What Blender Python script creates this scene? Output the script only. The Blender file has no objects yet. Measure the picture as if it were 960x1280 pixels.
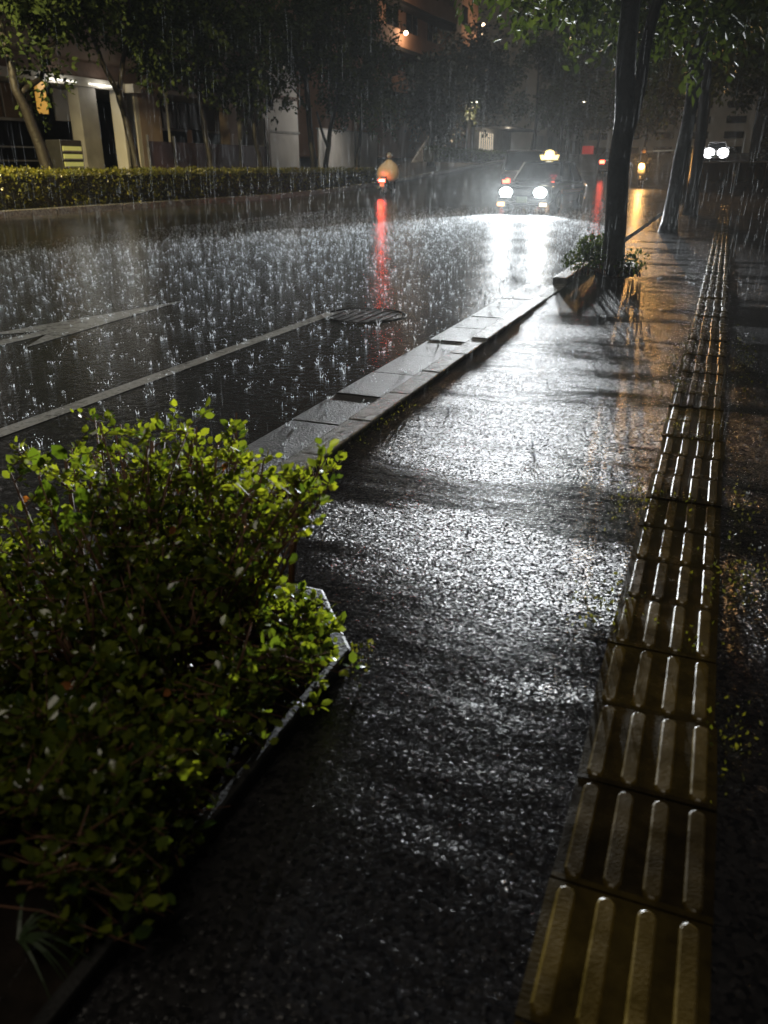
import bpy, bmesh, math, random
import numpy as np
from mathutils import Vector, Matrix, noise as mn

random.seed(7)
RNG = np.random.default_rng(11)
R = math.radians
scene = bpy.context.scene
COL = scene.collection

# ------------------------------------------------------------------ helpers
def gz(y):
    """height of the road along its length: level, then climbing gently"""
    y = min(y, 95.0)
    s = 0.045
    if y < 30: return 0.0
    if y < 46: return s * (y - 30) ** 2 / 32.0
    return s * 8 + s * (y - 46)

class MB:
    def __init__(self): self.v = []; self.f = []
    def add(self, vs, fs):
        o = len(self.v); self.v += [tuple(p) for p in vs]
        self.f += [tuple(i + o for i in f) for f in fs]
        return self
    def box(self, c, s, rz=0.0, rx=0.0):
        x, y, z = s[0] / 2, s[1] / 2, s[2] / 2
        m = Matrix.Rotation(rz, 3, 'Z') @ Matrix.Rotation(rx, 3, 'X')
        vs = [Vector(c) + m @ Vector((a * x, b * y, d * z)) for a in (-1, 1) for b in (-1, 1) for d in (-1, 1)]
        return self.add(vs, [(0, 1, 3, 2), (4, 6, 7, 5), (0, 4, 5, 1), (2, 3, 7, 6), (0, 2, 6, 4), (1, 5, 7, 3)])
    def tube(self, pts, radii, n=8, cap=True):
        pts = [Vector(p) for p in pts]
        if not hasattr(radii, '__len__'): radii = [radii] * len(pts)
        vs = []; fs = []
        up = Vector((0.31, 0.17, 0.93))
        for i, p in enumerate(pts):
            d = (pts[min(i + 1, len(pts) - 1)] - pts[max(i - 1, 0)]).normalized()
            a = d.cross(up)
            if a.length < 1e-3: a = d.cross(Vector((1, 0, 0)))
            a.normalize(); b = d.cross(a)
            for k in range(n):
                t = 2 * math.pi * k / n
                vs.append(p + (a * math.cos(t) + b * math.sin(t)) * radii[i])
        for i in range(len(pts) - 1):
            for k in range(n):
                k2 = (k + 1) % n
                fs.append((i * n + k, i * n + k2, (i + 1) * n + k2, (i + 1) * n + k))
        if cap:
            fs.append(tuple(range(n))[::-1]); fs.append(tuple(range((len(pts) - 1) * n, len(pts) * n)))
        return self.add(vs, fs)
    def ball(self, c, r, nu=12, nv=8):
        if not hasattr(r, '__len__'): r = (r, r, r)
        vs = [(c[0], c[1], c[2] - r[2])]
        for j in range(1, nv):
            ph = -math.pi / 2 + math.pi * j / nv
            for i in range(nu):
                t = 2 * math.pi * i / nu
                vs.append((c[0] + r[0] * math.cos(ph) * math.cos(t), c[1] + r[1] * math.cos(ph) * math.sin(t), c[2] + r[2] * math.sin(ph)))
        vs.append((c[0], c[1], c[2] + r[2])); fs = []
        for i in range(nu):
            fs.append((0, 1 + (i + 1) % nu, 1 + i))
            for j in range(nv - 2):
                a = 1 + j * nu; fs.append((a + i, a + (i + 1) % nu, a + nu + (i + 1) % nu, a + nu + i))
            a = 1 + (nv - 2) * nu; fs.append((a + i, a + (i + 1) % nu, len(vs) - 1))
        return self.add(vs, fs)
    def prism(self, poly, axis, a, b):
        """extrude a 2-D polygon along axis 0/1/2 from a to b"""
        def P(u, w, t):
            return [(t, u, w), (u, t, w), (u, w, t)][axis]
        n = len(poly)
        vs = [P(u, w, a) for u, w in poly] + [P(u, w, b) for u, w in poly]
        fs = [tuple(range(n))[::-1], tuple(range(n, 2 * n))] + [(i, (i + 1) % n, n + (i + 1) % n, n + i) for i in range(n)]
        return self.add(vs, fs)
    def rings(self, rs):
        n = len(rs[0]); vs = [p for r in rs for p in r]; fs = []
        for i in range(len(rs) - 1):
            for k in range(n):
                k2 = (k + 1) % n
                fs.append((i * n + k, i * n + k2, (i + 1) * n + k2, (i + 1) * n + k))
        fs.append(tuple(range(n))[::-1]); fs.append(tuple(range((len(rs) - 1) * n, len(rs) * n)))
        return self.add(vs, fs)
    def plate(self, q, t, shrink=0.0):
        """a thin slab on the quad q, thickness t along its normal"""
        q = [Vector(p) for p in q]; c = sum(q, Vector()) / 4
        q = [c + (p - c) * (1 - shrink) for p in q]
        n = (q[1] - q[0]).cross(q[3] - q[0]).normalized() * t
        vs = [p - n for p in q] + [p + n for p in q]
        return self.add(vs, [(3, 2, 1, 0), (4, 5, 6, 7)] + [(i, (i + 1) % 4, 4 + (i + 1) % 4, 4 + i) for i in range(4)])
    def build(self, name, mat, parent=None, smooth=False, bevel=0.0, fix=True):
        me = bpy.data.meshes.new(name); me.from_pydata(self.v, [], self.f); me.update()
        if fix or bevel:
            bm = bmesh.new(); bm.from_mesh(me)
            bmesh.ops.recalc_face_normals(bm, faces=bm.faces)
            if bevel:
                es = [e for e in bm.edges if len(e.link_faces) == 2 and e.calc_face_angle(0) > 0.6]
                bmesh.ops.bevel(bm, geom=es, offset=bevel, segments=2, affect='EDGES', profile=0.6, clamp_overlap=True)
            bm.to_mesh(me); bm.free()
        me.materials.append(mat)
        if smooth: me.polygons.foreach_set('use_smooth', [True] * len(me.polygons))
        o = bpy.data.objects.new(name, me); COL.objects.link(o)
        if parent: o.parent = parent
        return o

def thing(name, label, cat, loc=(0, 0, 0), rz=0.0, group=None):
    o = bpy.data.objects.new(name, None); COL.objects.link(o)
    o.empty_display_size = 0.2
    o.location = loc; o.rotation_euler = (0, 0, rz)
    return tag(o, label, cat, group)
def tag(o, label=None, cat=None, group=None, kind=None):
    if label: o['label'] = label
    if cat: o['category'] = cat
    if group: o['group'] = group
    if kind: o['kind'] = kind
    return o
def struct(o, label=None, cat=None): return tag(o, label, cat, None, 'structure')
def dup(root, loc, rz=0.0, label=None):
    r = root.copy(); COL.objects.link(r); r.location = loc; r.rotation_euler = (0, 0, rz)
    if label: r['label'] = label
    for ch in list(root.children):
        c = ch.copy(); COL.objects.link(c); c.parent = r
        for g in ch.children:
            d = g.copy(); COL.objects.link(d); d.parent = c
    return r

# ------------------------------------------------------------------ materials
def newmat(name):
    m = bpy.data.materials.new(name); m.use_nodes = True
    nt = m.node_tree; b = nt.nodes['Principled BSDF']
    return m, nt, b
def mat(name, col, rough=0.5, metal=0.0, var=0.15, scale=6.0, bump=0.0, bscale=40.0, spec=0.5, coat=0.0):
    m, nt, b = newmat(name)
    tc = nt.nodes.new('ShaderNodeTexCoord')
    nz = nt.nodes.new('ShaderNodeTexNoise'); nz.inputs['Scale'].default_value = scale; nz.inputs['Detail'].default_value = 5
    nt.links.new(tc.outputs['Object'], nz.inputs['Vector'])
    cr = nt.nodes.new('ShaderNodeMapRange'); cr.inputs['From Min'].default_value = 0.3; cr.inputs['From Max'].default_value = 0.7
    cr.inputs['To Min'].default_value = 1 - var; cr.inputs['To Max'].default_value = 1 + var
    nt.links.new(nz.outputs['Fac'], cr.inputs['Value'])
    mx = nt.nodes.new('ShaderNodeMix'); mx.data_type = 'RGBA'; mx.blend_type = 'MULTIPLY'; mx.inputs['Factor'].default_value = 1
    mx.inputs['A'].default_value = (*col, 1); nt.links.new(cr.outputs['Result'], mx.inputs['B'])
    nt.links.new(mx.outputs['Result'], b.inputs['Base Color'])
    b.inputs['Roughness'].default_value = rough; b.inputs['Metallic'].default_value = metal
    b.inputs['Specular IOR Level'].default_value = spec; b.inputs['Coat Weight'].default_value = coat
    if bump:
        n2 = nt.nodes.new('ShaderNodeTexNoise'); n2.inputs['Scale'].default_value = bscale; n2.inputs['Detail'].default_value = 4
        nt.links.new(tc.outputs['Object'], n2.inputs['Vector'])
        bp = nt.nodes.new('ShaderNodeBump'); bp.inputs['Strength'].default_value = bump; bp.inputs['Distance'].default_value = 0.02
        nt.links.new(n2.outputs['Fac'], bp.inputs['Height']); nt.links.new(bp.outputs['Normal'], b.inputs['Normal'])
    return m
def emit(name, col, strength):
    m, nt, b = newmat(name)
    b.inputs['Base Color'].default_value = (*[min(1, c) * 0.8 for c in col], 1)
    b.inputs['Emission Color'].default_value = (*col, 1); b.inputs['Emission Strength'].default_value = strength
    b.inputs['Roughness'].default_value = 0.3
    return m
def node(nt, t, **kw):
    n = nt.nodes.new(t)
    for k, v in kw.items():
        if k in n.inputs: n.inputs[k].default_value = v
        else: setattr(n, k, v)
    return n
def math_node(nt, op, a, b=None, c=None, clamp=False):
    n = nt.nodes.new('ShaderNodeMath'); n.operation = op; n.use_clamp = clamp
    for i, x in enumerate((a, b, c)):
        if x is None: continue
        if isinstance(x, (int, float)): n.inputs[i].default_value = x
        else: nt.links.new(x, n.inputs[i])
    return n.outputs[0]
def maprange(nt, x, a, b, c, d, smooth=False):
    n = nt.nodes.new('ShaderNodeMapRange')
    if smooth: n.interpolation_type = 'SMOOTHSTEP'
    nt.links.new(x, n.inputs['Value'])
    for k, v in zip(('From Min', 'From Max', 'To Min', 'To Max'), (a, b, c, d)): n.inputs[k].default_value = v
    return n.outputs['Result']
def ramp_mix(nt, fac, A, B):
    n = nt.nodes.new('ShaderNodeMix'); n.data_type = 'RGBA'
    nt.links.new(fac, n.inputs['Factor']); n.inputs['A'].default_value = (*A, 1); n.inputs['B'].default_value = (*B, 1)
    return n.outputs['Result']

def wet_road_mat():
    """wet asphalt carriageway: a water film stirred by drops over fine chippings"""
    m, nt, b = newmat('wet_carriageway')
    tc = node(nt, 'ShaderNodeTexCoord'); P = tc.outputs['Object']
    n1 = node(nt, 'ShaderNodeTexNoise', Scale=0.55, Detail=5.0, Roughness=0.6); nt.links.new(P, n1.inputs['Vector'])
    n2 = node(nt, 'ShaderNodeTexNoise', Scale=90.0, Detail=3.0); nt.links.new(P, n2.inputs['Vector'])
    n3 = node(nt, 'ShaderNodeTexNoise', Scale=16.0, Detail=4.0, Roughness=0.65, Distortion=0.6); nt.links.new(P, n3.inputs['Vector'])
    vr = node(nt, 'ShaderNodeTexVoronoi', Scale=7.0); nt.links.new(P, vr.inputs['Vector'])
    ring = math_node(nt, 'SINE', math_node(nt, 'MULTIPLY', vr.outputs['Distance'], 62.0))
    fade = maprange(nt, vr.outputs['Distance'], 0.0, 0.42, 1.0, 0.0)
    ring = math_node(nt, 'MULTIPLY', ring, fade)
    h = math_node(nt, 'MULTIPLY_ADD', n3.outputs['Fac'], 1.6, math_node(nt, 'MULTIPLY', ring, 0.16))
    film = maprange(nt, n1.outputs['Fac'], 0.42, 0.62, 1.0, 0.15, True)
    h = math_node(nt, 'ADD', h, math_node(nt, 'MULTIPLY', n2.outputs['Fac'], math_node(nt, 'MULTIPLY', film, 0.30)))
    bp = node(nt, 'ShaderNodeBump', Strength=1.0, Distance=0.0030); nt.links.new(h, bp.inputs['Height'])
    nt.links.new(bp.outputs['Normal'], b.inputs['Normal'])
    col = ramp_mix(nt, maprange(nt, n2.outputs['Fac'], 0.35, 0.65, 0, 1), (0.022, 0.023, 0.024), (0.055, 0.055, 0.054))
    nt.links.new(col, b.inputs['Base Color'])
    nt.links.new(maprange(nt, n1.outputs['Fac'], 0.4, 0.65, 0.13, 0.06), b.inputs['Roughness'])
    b.inputs['IOR'].default_value = 1.36
    return m
def wet_footway_mat():
    """coarse open asphalt of the footway with shallow puddles"""
    m, nt, b = newmat('wet_footway')
    tc = node(nt, 'ShaderNodeTexCoord'); P = tc.outputs['Object']
    lo = node(nt, 'ShaderNodeTexNoise', Scale=1.0, Detail=4.0, Roughness=0.55, Distortion=0.4)
    mp = node(nt, 'ShaderNodeMapping'); mp.inputs['Scale'].default_value = (0.55, 1.7, 1); mp.inputs['Location'].default_value = (3.1, 0.37, 0)
    nt.links.new(P, mp.inputs['Vector']); nt.links.new(mp.outputs['Vector'], lo.inputs['Vector'])
    v1 = node(nt, 'ShaderNodeTexVoronoi', Scale=92.0, Randomness=1.0); nt.links.new(P, v1.inputs['Vector'])
    v2 = node(nt, 'ShaderNodeTexVoronoi', Scale=150.0); nt.links.new(P, v2.inputs['Vector'])
    nf = node(nt, 'ShaderNodeTexNoise', Scale=60.0, Detail=4.0, Roughness=0.7); nt.links.new(P, nf.inputs['Vector'])
    wv = node(nt, 'ShaderNodeTexNoise', Scale=3.2, Detail=2.0); nt.links.new(mp.outputs['Vector'], wv.inputs['Vector'])
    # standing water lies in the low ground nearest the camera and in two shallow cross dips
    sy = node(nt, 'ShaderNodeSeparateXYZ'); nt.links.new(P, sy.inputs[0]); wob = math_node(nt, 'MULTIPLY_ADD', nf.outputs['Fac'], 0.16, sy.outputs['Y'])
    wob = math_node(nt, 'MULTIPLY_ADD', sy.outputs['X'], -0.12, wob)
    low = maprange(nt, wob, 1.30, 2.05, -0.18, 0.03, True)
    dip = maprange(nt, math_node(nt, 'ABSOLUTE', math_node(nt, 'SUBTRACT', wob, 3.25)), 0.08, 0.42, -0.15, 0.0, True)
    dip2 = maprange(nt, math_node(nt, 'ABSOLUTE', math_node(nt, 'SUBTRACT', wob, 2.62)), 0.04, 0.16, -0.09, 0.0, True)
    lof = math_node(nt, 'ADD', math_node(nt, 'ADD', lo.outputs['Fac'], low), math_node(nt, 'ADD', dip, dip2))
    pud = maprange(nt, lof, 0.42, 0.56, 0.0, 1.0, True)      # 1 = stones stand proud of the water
    grain = math_node(nt, 'SUBTRACT', 1.0, math_node(nt, 'MULTIPLY', v1.outputs['Distance'], 1.25))
    grain = math_node(nt, 'ADD', grain, math_node(nt, 'MULTIPLY', v2.outputs['Distance'], -0.35))
    cw = node(nt, 'ShaderNodeTexWhiteNoise'); nt.links.new(v1.outputs['Position'], cw.inputs['Vector'])
    tall = math_node(nt, 'MULTIPLY_ADD', math_node(nt, 'POWER', cw.outputs['Value'], 6.0), 1.0, 0.20)
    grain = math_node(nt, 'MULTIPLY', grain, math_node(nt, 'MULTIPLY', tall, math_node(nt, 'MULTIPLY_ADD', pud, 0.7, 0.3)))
    h = math_node(nt, 'ADD', grain, math_node(nt, 'MULTIPLY', nf.outputs['Fac'], 0.55))
    bp = node(nt, 'ShaderNodeBump', Strength=1.0, Distance=0.0044); nt.links.new(h, bp.inputs['Height'])
    bp2 = node(nt, 'ShaderNodeBump', Strength=1.0, Distance=0.011); nt.links.new(wv.outputs['Fac'], bp2.inputs['Height'])
    nt.links.new(bp2.outputs['Normal'], bp.inputs['Normal'])
    v3 = node(nt, 'ShaderNodeTexVoronoi', Scale=145.0, Randomness=1.0); nt.links.new(P, v3.inputs['Vector'])
    fc = node(nt, 'ShaderNodeTexWhiteNoise'); nt.links.new(v3.outputs['Position'], fc.inputs['Vector'])
    sx = node(nt, 'ShaderNodeSeparateColor'); nt.links.new(fc.outputs['Color'], sx.inputs[0])
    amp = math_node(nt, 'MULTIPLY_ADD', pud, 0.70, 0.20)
    def tilt(c):
        d = math_node(nt, 'SUBTRACT', c, 0.5); d3 = math_node(nt, 'MULTIPLY', math_node(nt, 'MULTIPLY', d, d), math_node(nt, 'MULTIPLY', d, 5.2))
        return math_node(nt, 'MULTIPLY', math_node(nt, 'ADD', d3, math_node(nt, 'MULTIPLY', d, 0.10)), amp)
    cb = node(nt, 'ShaderNodeCombineXYZ'); nt.links.new(tilt(sx.outputs[0]), cb.inputs[0]); nt.links.new(tilt(sx.outputs[1]), cb.inputs[1])
    ad = node(nt, 'ShaderNodeVectorMath', operation='ADD'); nt.links.new(bp.outputs['Normal'], ad.inputs[0]); nt.links.new(cb.outputs[0], ad.inputs[1])
    nm = node(nt, 'ShaderNodeVectorMath', operation='NORMALIZE'); nt.links.new(ad.outputs[0], nm.inputs[0])
    nt.links.new(nm.outputs[0], b.inputs['Normal'])
    cv = node(nt, 'ShaderNodeTexWhiteNoise'); nt.links.new(v1.outputs['Position'], cv.inputs['Vector'])
    col = ramp_mix(nt, cv.outputs['Value'], (0.006, 0.006, 0.007), (0.022, 0.021, 0.022))
    nt.links.new(col, b.inputs['Base Color'])
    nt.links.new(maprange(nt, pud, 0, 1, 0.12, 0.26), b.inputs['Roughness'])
    b.inputs['IOR'].default_value = 1.38
    return m
def worn_paint_mat():
    m, nt, b = newmat('road_paint')
    tc = node(nt, 'ShaderNodeTexCoord'); P = tc.outputs['Object']
    n1 = node(nt, 'ShaderNodeTexNoise', Scale=26.0, Detail=6.0, Roughness=0.7); nt.links.new(P, n1.inputs['Vector'])
    n2 = node(nt, 'ShaderNodeTexNoise', Scale=2.2, Detail=3.0); nt.links.new(P, n2.inputs['Vector'])
    f = math_node(nt, 'ADD', n1.outputs['Fac'], math_node(nt, 'MULTIPLY', n2.outputs['Fac'], .5))
    nt.links.new(ramp_mix(nt, maprange(nt, f, .72, 1.0, 1, 0), (0.06, 0.06, 0.06), (0.48, 0.48, 0.45)), b.inputs['Base Color'])
    bp = node(nt, 'ShaderNodeBump', Strength=0.6, Distance=0.003); nt.links.new(n1.outputs['Fac'], bp.inputs['Height']); nt.links.new(bp.outputs['Normal'], b.inputs['Normal'])
    b.inputs['Roughness'].default_value = 0.22
    return m
def tactile_mat(name, A, B):
    m, nt, b = newmat(name)
    tc = node(nt, 'ShaderNodeTexCoord'); P = tc.outputs['Object']
    sep = node(nt, 'ShaderNodeSeparateXYZ'); nt.links.new(P, sep.inputs[0])
    idx = math_node(nt, 'FLOOR', math_node(nt, 'DIVIDE', sep.outputs['Y'], 0.3))
    wn = node(nt, 'ShaderNodeTexWhiteNoise', noise_dimensions='1D'); nt.links.new(idx, wn.inputs['W'])
    n1 = node(nt, 'ShaderNodeTexNoise', Scale=9.0, Detail=6.0, Roughness=0.7); nt.links.new(P, n1.inputs['Vector'])
    n2 = node(nt, 'ShaderNodeTexNoise', Scale=160.0, Detail=3.0); nt.links.new(P, n2.inputs['Vector'])
    col = ramp_mix(nt, wn.outputs['Value'], A, B)
    mx = node(nt, 'ShaderNodeMix', data_type='RGBA', blend_type='MULTIPLY'); mx.inputs['Factor'].default_value = 1
    nt.links.new(col, mx.inputs['A']); nt.links.new(maprange(nt, n1.outputs['Fac'], 0.3, 0.7, 0.35, 1.1), mx.inputs['B'])
    n3 = node(nt, 'ShaderNodeTexNoise', Scale=1.7, Detail=5.0, Roughness=0.65); nt.links.new(P, n3.inputs['Vector'])
    m2 = node(nt, 'ShaderNodeMix', data_type='RGBA', blend_type='MULTIPLY'); m2.inputs['Factor'].default_value = 1
    nt.links.new(mx.outputs['Result'], m2.inputs['A']); nt.links.new(maprange(nt, n3.outputs['Fac'], 0.38, 0.60, 0.42, 1.15), m2.inputs['B'])
    nt.links.new(m2.outputs['Result'], b.inputs['Base Color'])
    nt.links.new(maprange(nt, n1.outputs['Fac'], 0.3, 0.7, 0.14, 0.32), b.inputs['Roughness']); b.inputs['Specular IOR Level'].default_value = 0.4
    bp = node(nt, 'ShaderNodeBump', Strength=0.5, Distance=0.0012); nt.links.new(n2.outputs['Fac'], bp.inputs['Height'])
    nt.links.new(bp.outputs['Normal'], b.inputs['Normal'])
    return m
def leaf_mat(name, dark, light, rough=0.25, trans=0.35, spec=0.5):
    m, nt, b = newmat(name); out = nt.nodes['Material Output']
    at = node(nt, 'ShaderNodeAttribute', attribute_name='var')
    col = ramp_mix(nt, at.outputs['Fac'], dark, light)
    nt.links.new(col, b.inputs['Base Color']); b.inputs['Roughness'].default_value = rough
    b.inputs['Specular IOR Level'].default_value = spec
    tr = node(nt, 'ShaderNodeBsdfTranslucent')
    tcol = node(nt, 'ShaderNodeMix', data_type='RGBA', blend_type='MULTIPLY'); tcol.inputs['Factor'].default_value = 1
    nt.links.new(col, tcol.inputs['A']); tcol.inputs['B'].default_value = (1.8, 1.65, 0.6, 1)
    nt.links.new(tcol.outputs['Result'], tr.inputs['Color'])
    ms = node(nt, 'ShaderNodeMixShader'); ms.inputs['Fac'].default_value = trans
    nt.links.new(b.outputs[0], ms.inputs[1]); nt.links.new(tr.outputs[0], ms.inputs[2]); nt.links.new(ms.outputs[0], out.inputs['Surface'])
    return m
def glass_mat(name, tint=(0.5, 0.55, 0.55), clear=0.55):
    m, nt, b = newmat(name); out = nt.nodes['Material Output']
    b.inputs['Base Color'].default_value = (0.012, 0.014, 0.016, 1); b.inputs['Roughness'].default_value = 0.06
    nz = node(nt, 'ShaderNodeTexNoise', Scale=24.0, Detail=3.0)
    tc = node(nt, 'ShaderNodeTexCoord'); nt.links.new(tc.outputs['Object'], nz.inputs['Vector'])
    bp = node(nt, 'ShaderNodeBump', Strength=0.25, Distance=0.01); nt.links.new(nz.outputs['Fac'], bp.inputs['Height'])
    nt.links.new(bp.outputs['Normal'], b.inputs['Normal'])
    tr = node(nt, 'ShaderNodeBsdfTransparent'); tr.inputs['Color'].default_value = (*tint, 1)
    ms = node(nt, 'ShaderNodeMixShader'); ms.inputs['Fac'].default_value = clear
    nt.links.new(b.outputs[0], ms.inputs[1]); nt.links.new(tr.outputs[0], ms.inputs[2]); nt.links.new(ms.outputs[0], out.inputs['Surface'])
    return m
def drop_mat(name, k):
    m, nt, b = newmat(name); out = nt.nodes['Material Output']
    tr = node(nt, 'ShaderNodeBsdfTranslucent'); tr.inputs['Color'].default_value = (0.92, 0.95, 0.97, 1)
    gl = node(nt, 'ShaderNodeBsdfGlossy'); gl.inputs['Roughness'].default_value = 0.35; gl.inputs['Color'].default_value = (0.9, 0.92, 0.95, 1)
    m1 = node(nt, 'ShaderNodeMixShader'); m1.inputs['Fac'].default_value = 0.3
    nt.links.new(tr.outputs[0], m1.inputs[1]); nt.links.new(gl.outputs[0], m1.inputs[2])
    tp = node(nt, 'ShaderNodeBsdfTransparent')
    m2 = node(nt, 'ShaderNodeMixShader'); m2.inputs['Fac'].default_value = k
    nt.links.new(tp.outputs[0], m2.inputs[1]); nt.links.new(m1.outputs[0], m2.inputs[2]); nt.links.new(m2.outputs[0], out.inputs['Surface'])
    return m

M = dict(
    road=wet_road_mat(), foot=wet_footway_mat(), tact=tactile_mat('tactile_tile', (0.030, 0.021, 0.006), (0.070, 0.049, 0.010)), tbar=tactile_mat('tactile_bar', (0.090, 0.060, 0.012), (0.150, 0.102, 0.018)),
    soil=mat('soil', (0.012, 0.009, 0.007), 0.9, var=0.4, scale=20, bump=0.6, bscale=30, spec=0.08),
    ground=mat('ground', (0.03, 0.03, 0.03), 0.4, var=0.3),
    kerb=mat('kerb_concrete', (0.21, 0.21, 0.20), 0.22, var=0.5, scale=14, bump=0.5, bscale=110),
    edging=mat('shaded_edging_stone', (0.013, 0.0125, 0.012), 0.65, var=0.4, scale=14, bump=0.2, bscale=110, spec=0.25),  # colour sunk to near-black, painting in the shade on the near planter edge
    gutter=mat('gutter_concrete', (0.045, 0.045, 0.044), 0.34, var=0.35, scale=10, bump=0.55, bscale=90),
    paint=worn_paint_mat(),
    iron=mat('cast_iron', (0.035, 0.033, 0.03), 0.3, 0.6, bump=0.5, bscale=50),
    bark=mat('bark', (0.018, 0.015, 0.013), 0.5, var=0.4, scale=9, bump=1.0, bscale=22),
    twig=mat('twig_bark', (0.10, 0.045, 0.022), 0.7, var=0.4, scale=30),
    bush=leaf_mat('bush_leaf', (0.038, 0.068, 0.013), (0.175, 0.205, 0.022), 0.15, 0.40, 0.5),
    bigleaf=leaf_mat('broad_leaf', (0.07, 0.125, 0.015), (0.12, 0.19, 0.025), 0.3, 0.2),
    dryleaf=leaf_mat('dry_leaf', (0.22, 0.075, 0.03), (0.36, 0.13, 0.04), 0.4, 0.3),
    hedge=leaf_mat('hedge_leaf', (0.05, 0.064, 0.010), (0.17, 0.16, 0.024), 0.3, 0.25),
    tree=leaf_mat('tree_leaf', (0.019, 0.033, 0.011), (0.058, 0.082, 0.022), 0.7, 0.10, 0.1),
    dtree=leaf_mat('evergreen_leaf', (0.02, 0.03, 0.026), (0.045, 0.06, 0.045), 0.4, 0.2),
    hedgecore=mat('hedge_twigs', (0.02, 0.02, 0.01), 0.8, var=0.4, scale=12),
    black=mat('black_rubber', (0.012, 0.012, 0.012), 0.5),
    taxi=mat('black_paint', (0.048, 0.054, 0.066), 0.1, coat=0.6, var=0.08),
    silver=mat('silver_paint', (0.35, 0.35, 0.36), 0.2, 0.4, coat=0.4, var=0.05),
    vanp=mat('van_paint', (0.20, 0.195, 0.19), 0.2, coat=0.4, var=0.06), whitep=mat('white_paint', (0.62, 0.60, 0.56), 0.2, coat=0.4, var=0.06),
    chrome=mat('chrome', (0.6, 0.6, 0.6), 0.12, 1.0, var=0.05),
    stripe=mat('orange_stripe', (0.55, 0.16, 0.06), 0.3),
    plate=mat('number_plate', (0.30, 0.34, 0.27), 0.4),
    glass=glass_mat('car_glass'), dglass=glass_mat('dark_glass', (0.2, 0.2, 0.2), 0.2),
    lampglass=glass_mat('lamp_glass', (0.9, 0.9, 0.9), 0.8),
    seat=mat('seat_cloth', (0.16, 0.15, 0.14), 0.8),
    head=emit('headlight_lit', (0.93, 0.97, 1.0), 700), head2=emit('far_headlight_lit', (0.95, 0.97, 1.0), 160),
    fog=emit('fog_lamp_lit', (1.0, 0.55, 0.16), 4), fogw=emit('fog_lamp_pale_lit', (1.0, 0.85, 0.6), 2),
    tail=emit('tail_lamp_lit', (1.0, 0.05, 0.03), 40), tailw=emit('brake_lamp_lit', (1.0, 0.22, 0.10), 14),
    taild=emit('far_tail_lamp_lit', (1.0, 0.08, 0.04), 16), ltail=emit('tail_lamp_dim', (1.0, 0.12, 0.06), 6),
    orange=emit('orange_lamp_lit', (1.0, 0.50, 0.12), 130),
    sign=emit('roof_sign_lit', (1.0, 0.78, 0.30), 2.6), signw=emit('roof_sign_core_lit', (1.0, 0.93, 0.7), 5.0),
    led=emit('red_led_lit', (1.0, 0.10, 0.14), 5.0), redsign=emit('red_box_lit', (0.8, 0.05, 0.04), 0.12),
    tube=emit('fluorescent_tube_lit', (1.0, 0.97, 0.86), 1.6),
    lampw=emit('street_lantern_lit', (1.0, 0.86, 0.62), 30), lampo=emit('amber_lantern_lit', (1.0, 0.72, 0.45), 14),
    ysign=emit('amber_sign_lit', (1.0, 0.55, 0.12), 0.32),
    vend=emit('vending_window_lit', (0.8, 0.85, 0.35), 0.09), shop=emit('shop_curtain_lit', (1.0, 0.86, 0.66), 0.5),
    plaster=mat('pink_plaster', (0.34, 0.26, 0.215), 0.8, var=0.12, scale=1.2, bump=0.2),
    white=mat('white_render', (0.62, 0.60, 0.56), 0.7, var=0.1, scale=1.0),
    grey=mat('grey_concrete', (0.34, 0.33, 0.31), 0.7, var=0.2, scale=1.5, bump=0.3, bscale=10),
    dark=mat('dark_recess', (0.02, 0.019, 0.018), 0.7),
    brown=mat('brown_render', (0.30, 0.17, 0.105), 0.8, var=0.15, scale=0.6),
    brownpanel=mat('brown_panel', (0.10, 0.06, 0.03), 0.5), redpanel=mat('maroon_panel', (0.075, 0.03, 0.027), 0.5),
    pale=mat('pale_render', (0.46, 0.42, 0.36), 0.8, var=0.12, scale=0.5),
    metal=mat('galvanised_steel', (0.28, 0.28, 0.28), 0.4, 0.7), dmetal=mat('dark_steel', (0.05, 0.05, 0.05), 0.4, 0.6),
    coat=mat('beige_raincoat', (0.50, 0.39, 0.27), 0.35, var=0.12, scale=8, bump=0.8, bscale=7),
    helmet=mat('grey_helmet', (0.22, 0.21, 0.2), 0.2, coat=0.5), skin=mat('skin', (0.4, 0.25, 0.18), 0.5),
    trouser=mat('dark_trousers', (0.03, 0.03, 0.035), 0.7),
    rain=drop_mat('rain_drop', 0.09), splash=drop_mat('splash_drop', 0.95),
)

# ------------------------------------------------------------------ ground, road, footway
def strip(name, m, x0, x1, y0, y1, z, step=2.0, nx=1):
    ys = np.arange(y0, y1 + 1e-6, step); vs = []; fs = []
    for y in ys:
        for i in range(nx + 1): vs.append((x0 + (x1 - x0) * i / nx, y, gz(y) + z))
    n = nx + 1
    for j in range(len(ys) - 1):
        for i in range(nx): fs.append((j * n + i, j * n + i + 1, (j + 1) * n + i + 1, (j + 1) * n + i))
    return MB().add(vs, fs).build(name, m, fix=False)
struct(strip('ground', M['ground'], -150, 150, -30, 250, -0.30, 4.0), 'dark wet ground under the whole street', 'ground')
struct(strip('road', M['road'], -18.42, -1.72, -10, 240, -0.022), 'rain soaked asphalt carriageway with splashing drops', 'road')
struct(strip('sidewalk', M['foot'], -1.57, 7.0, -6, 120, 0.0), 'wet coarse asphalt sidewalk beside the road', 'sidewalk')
struct(strip('far_sidewalk', M['ground'], -45.0, -18.6, -10, 240, 0.10), 'dark paved strip across the road', 'sidewalk')

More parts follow.
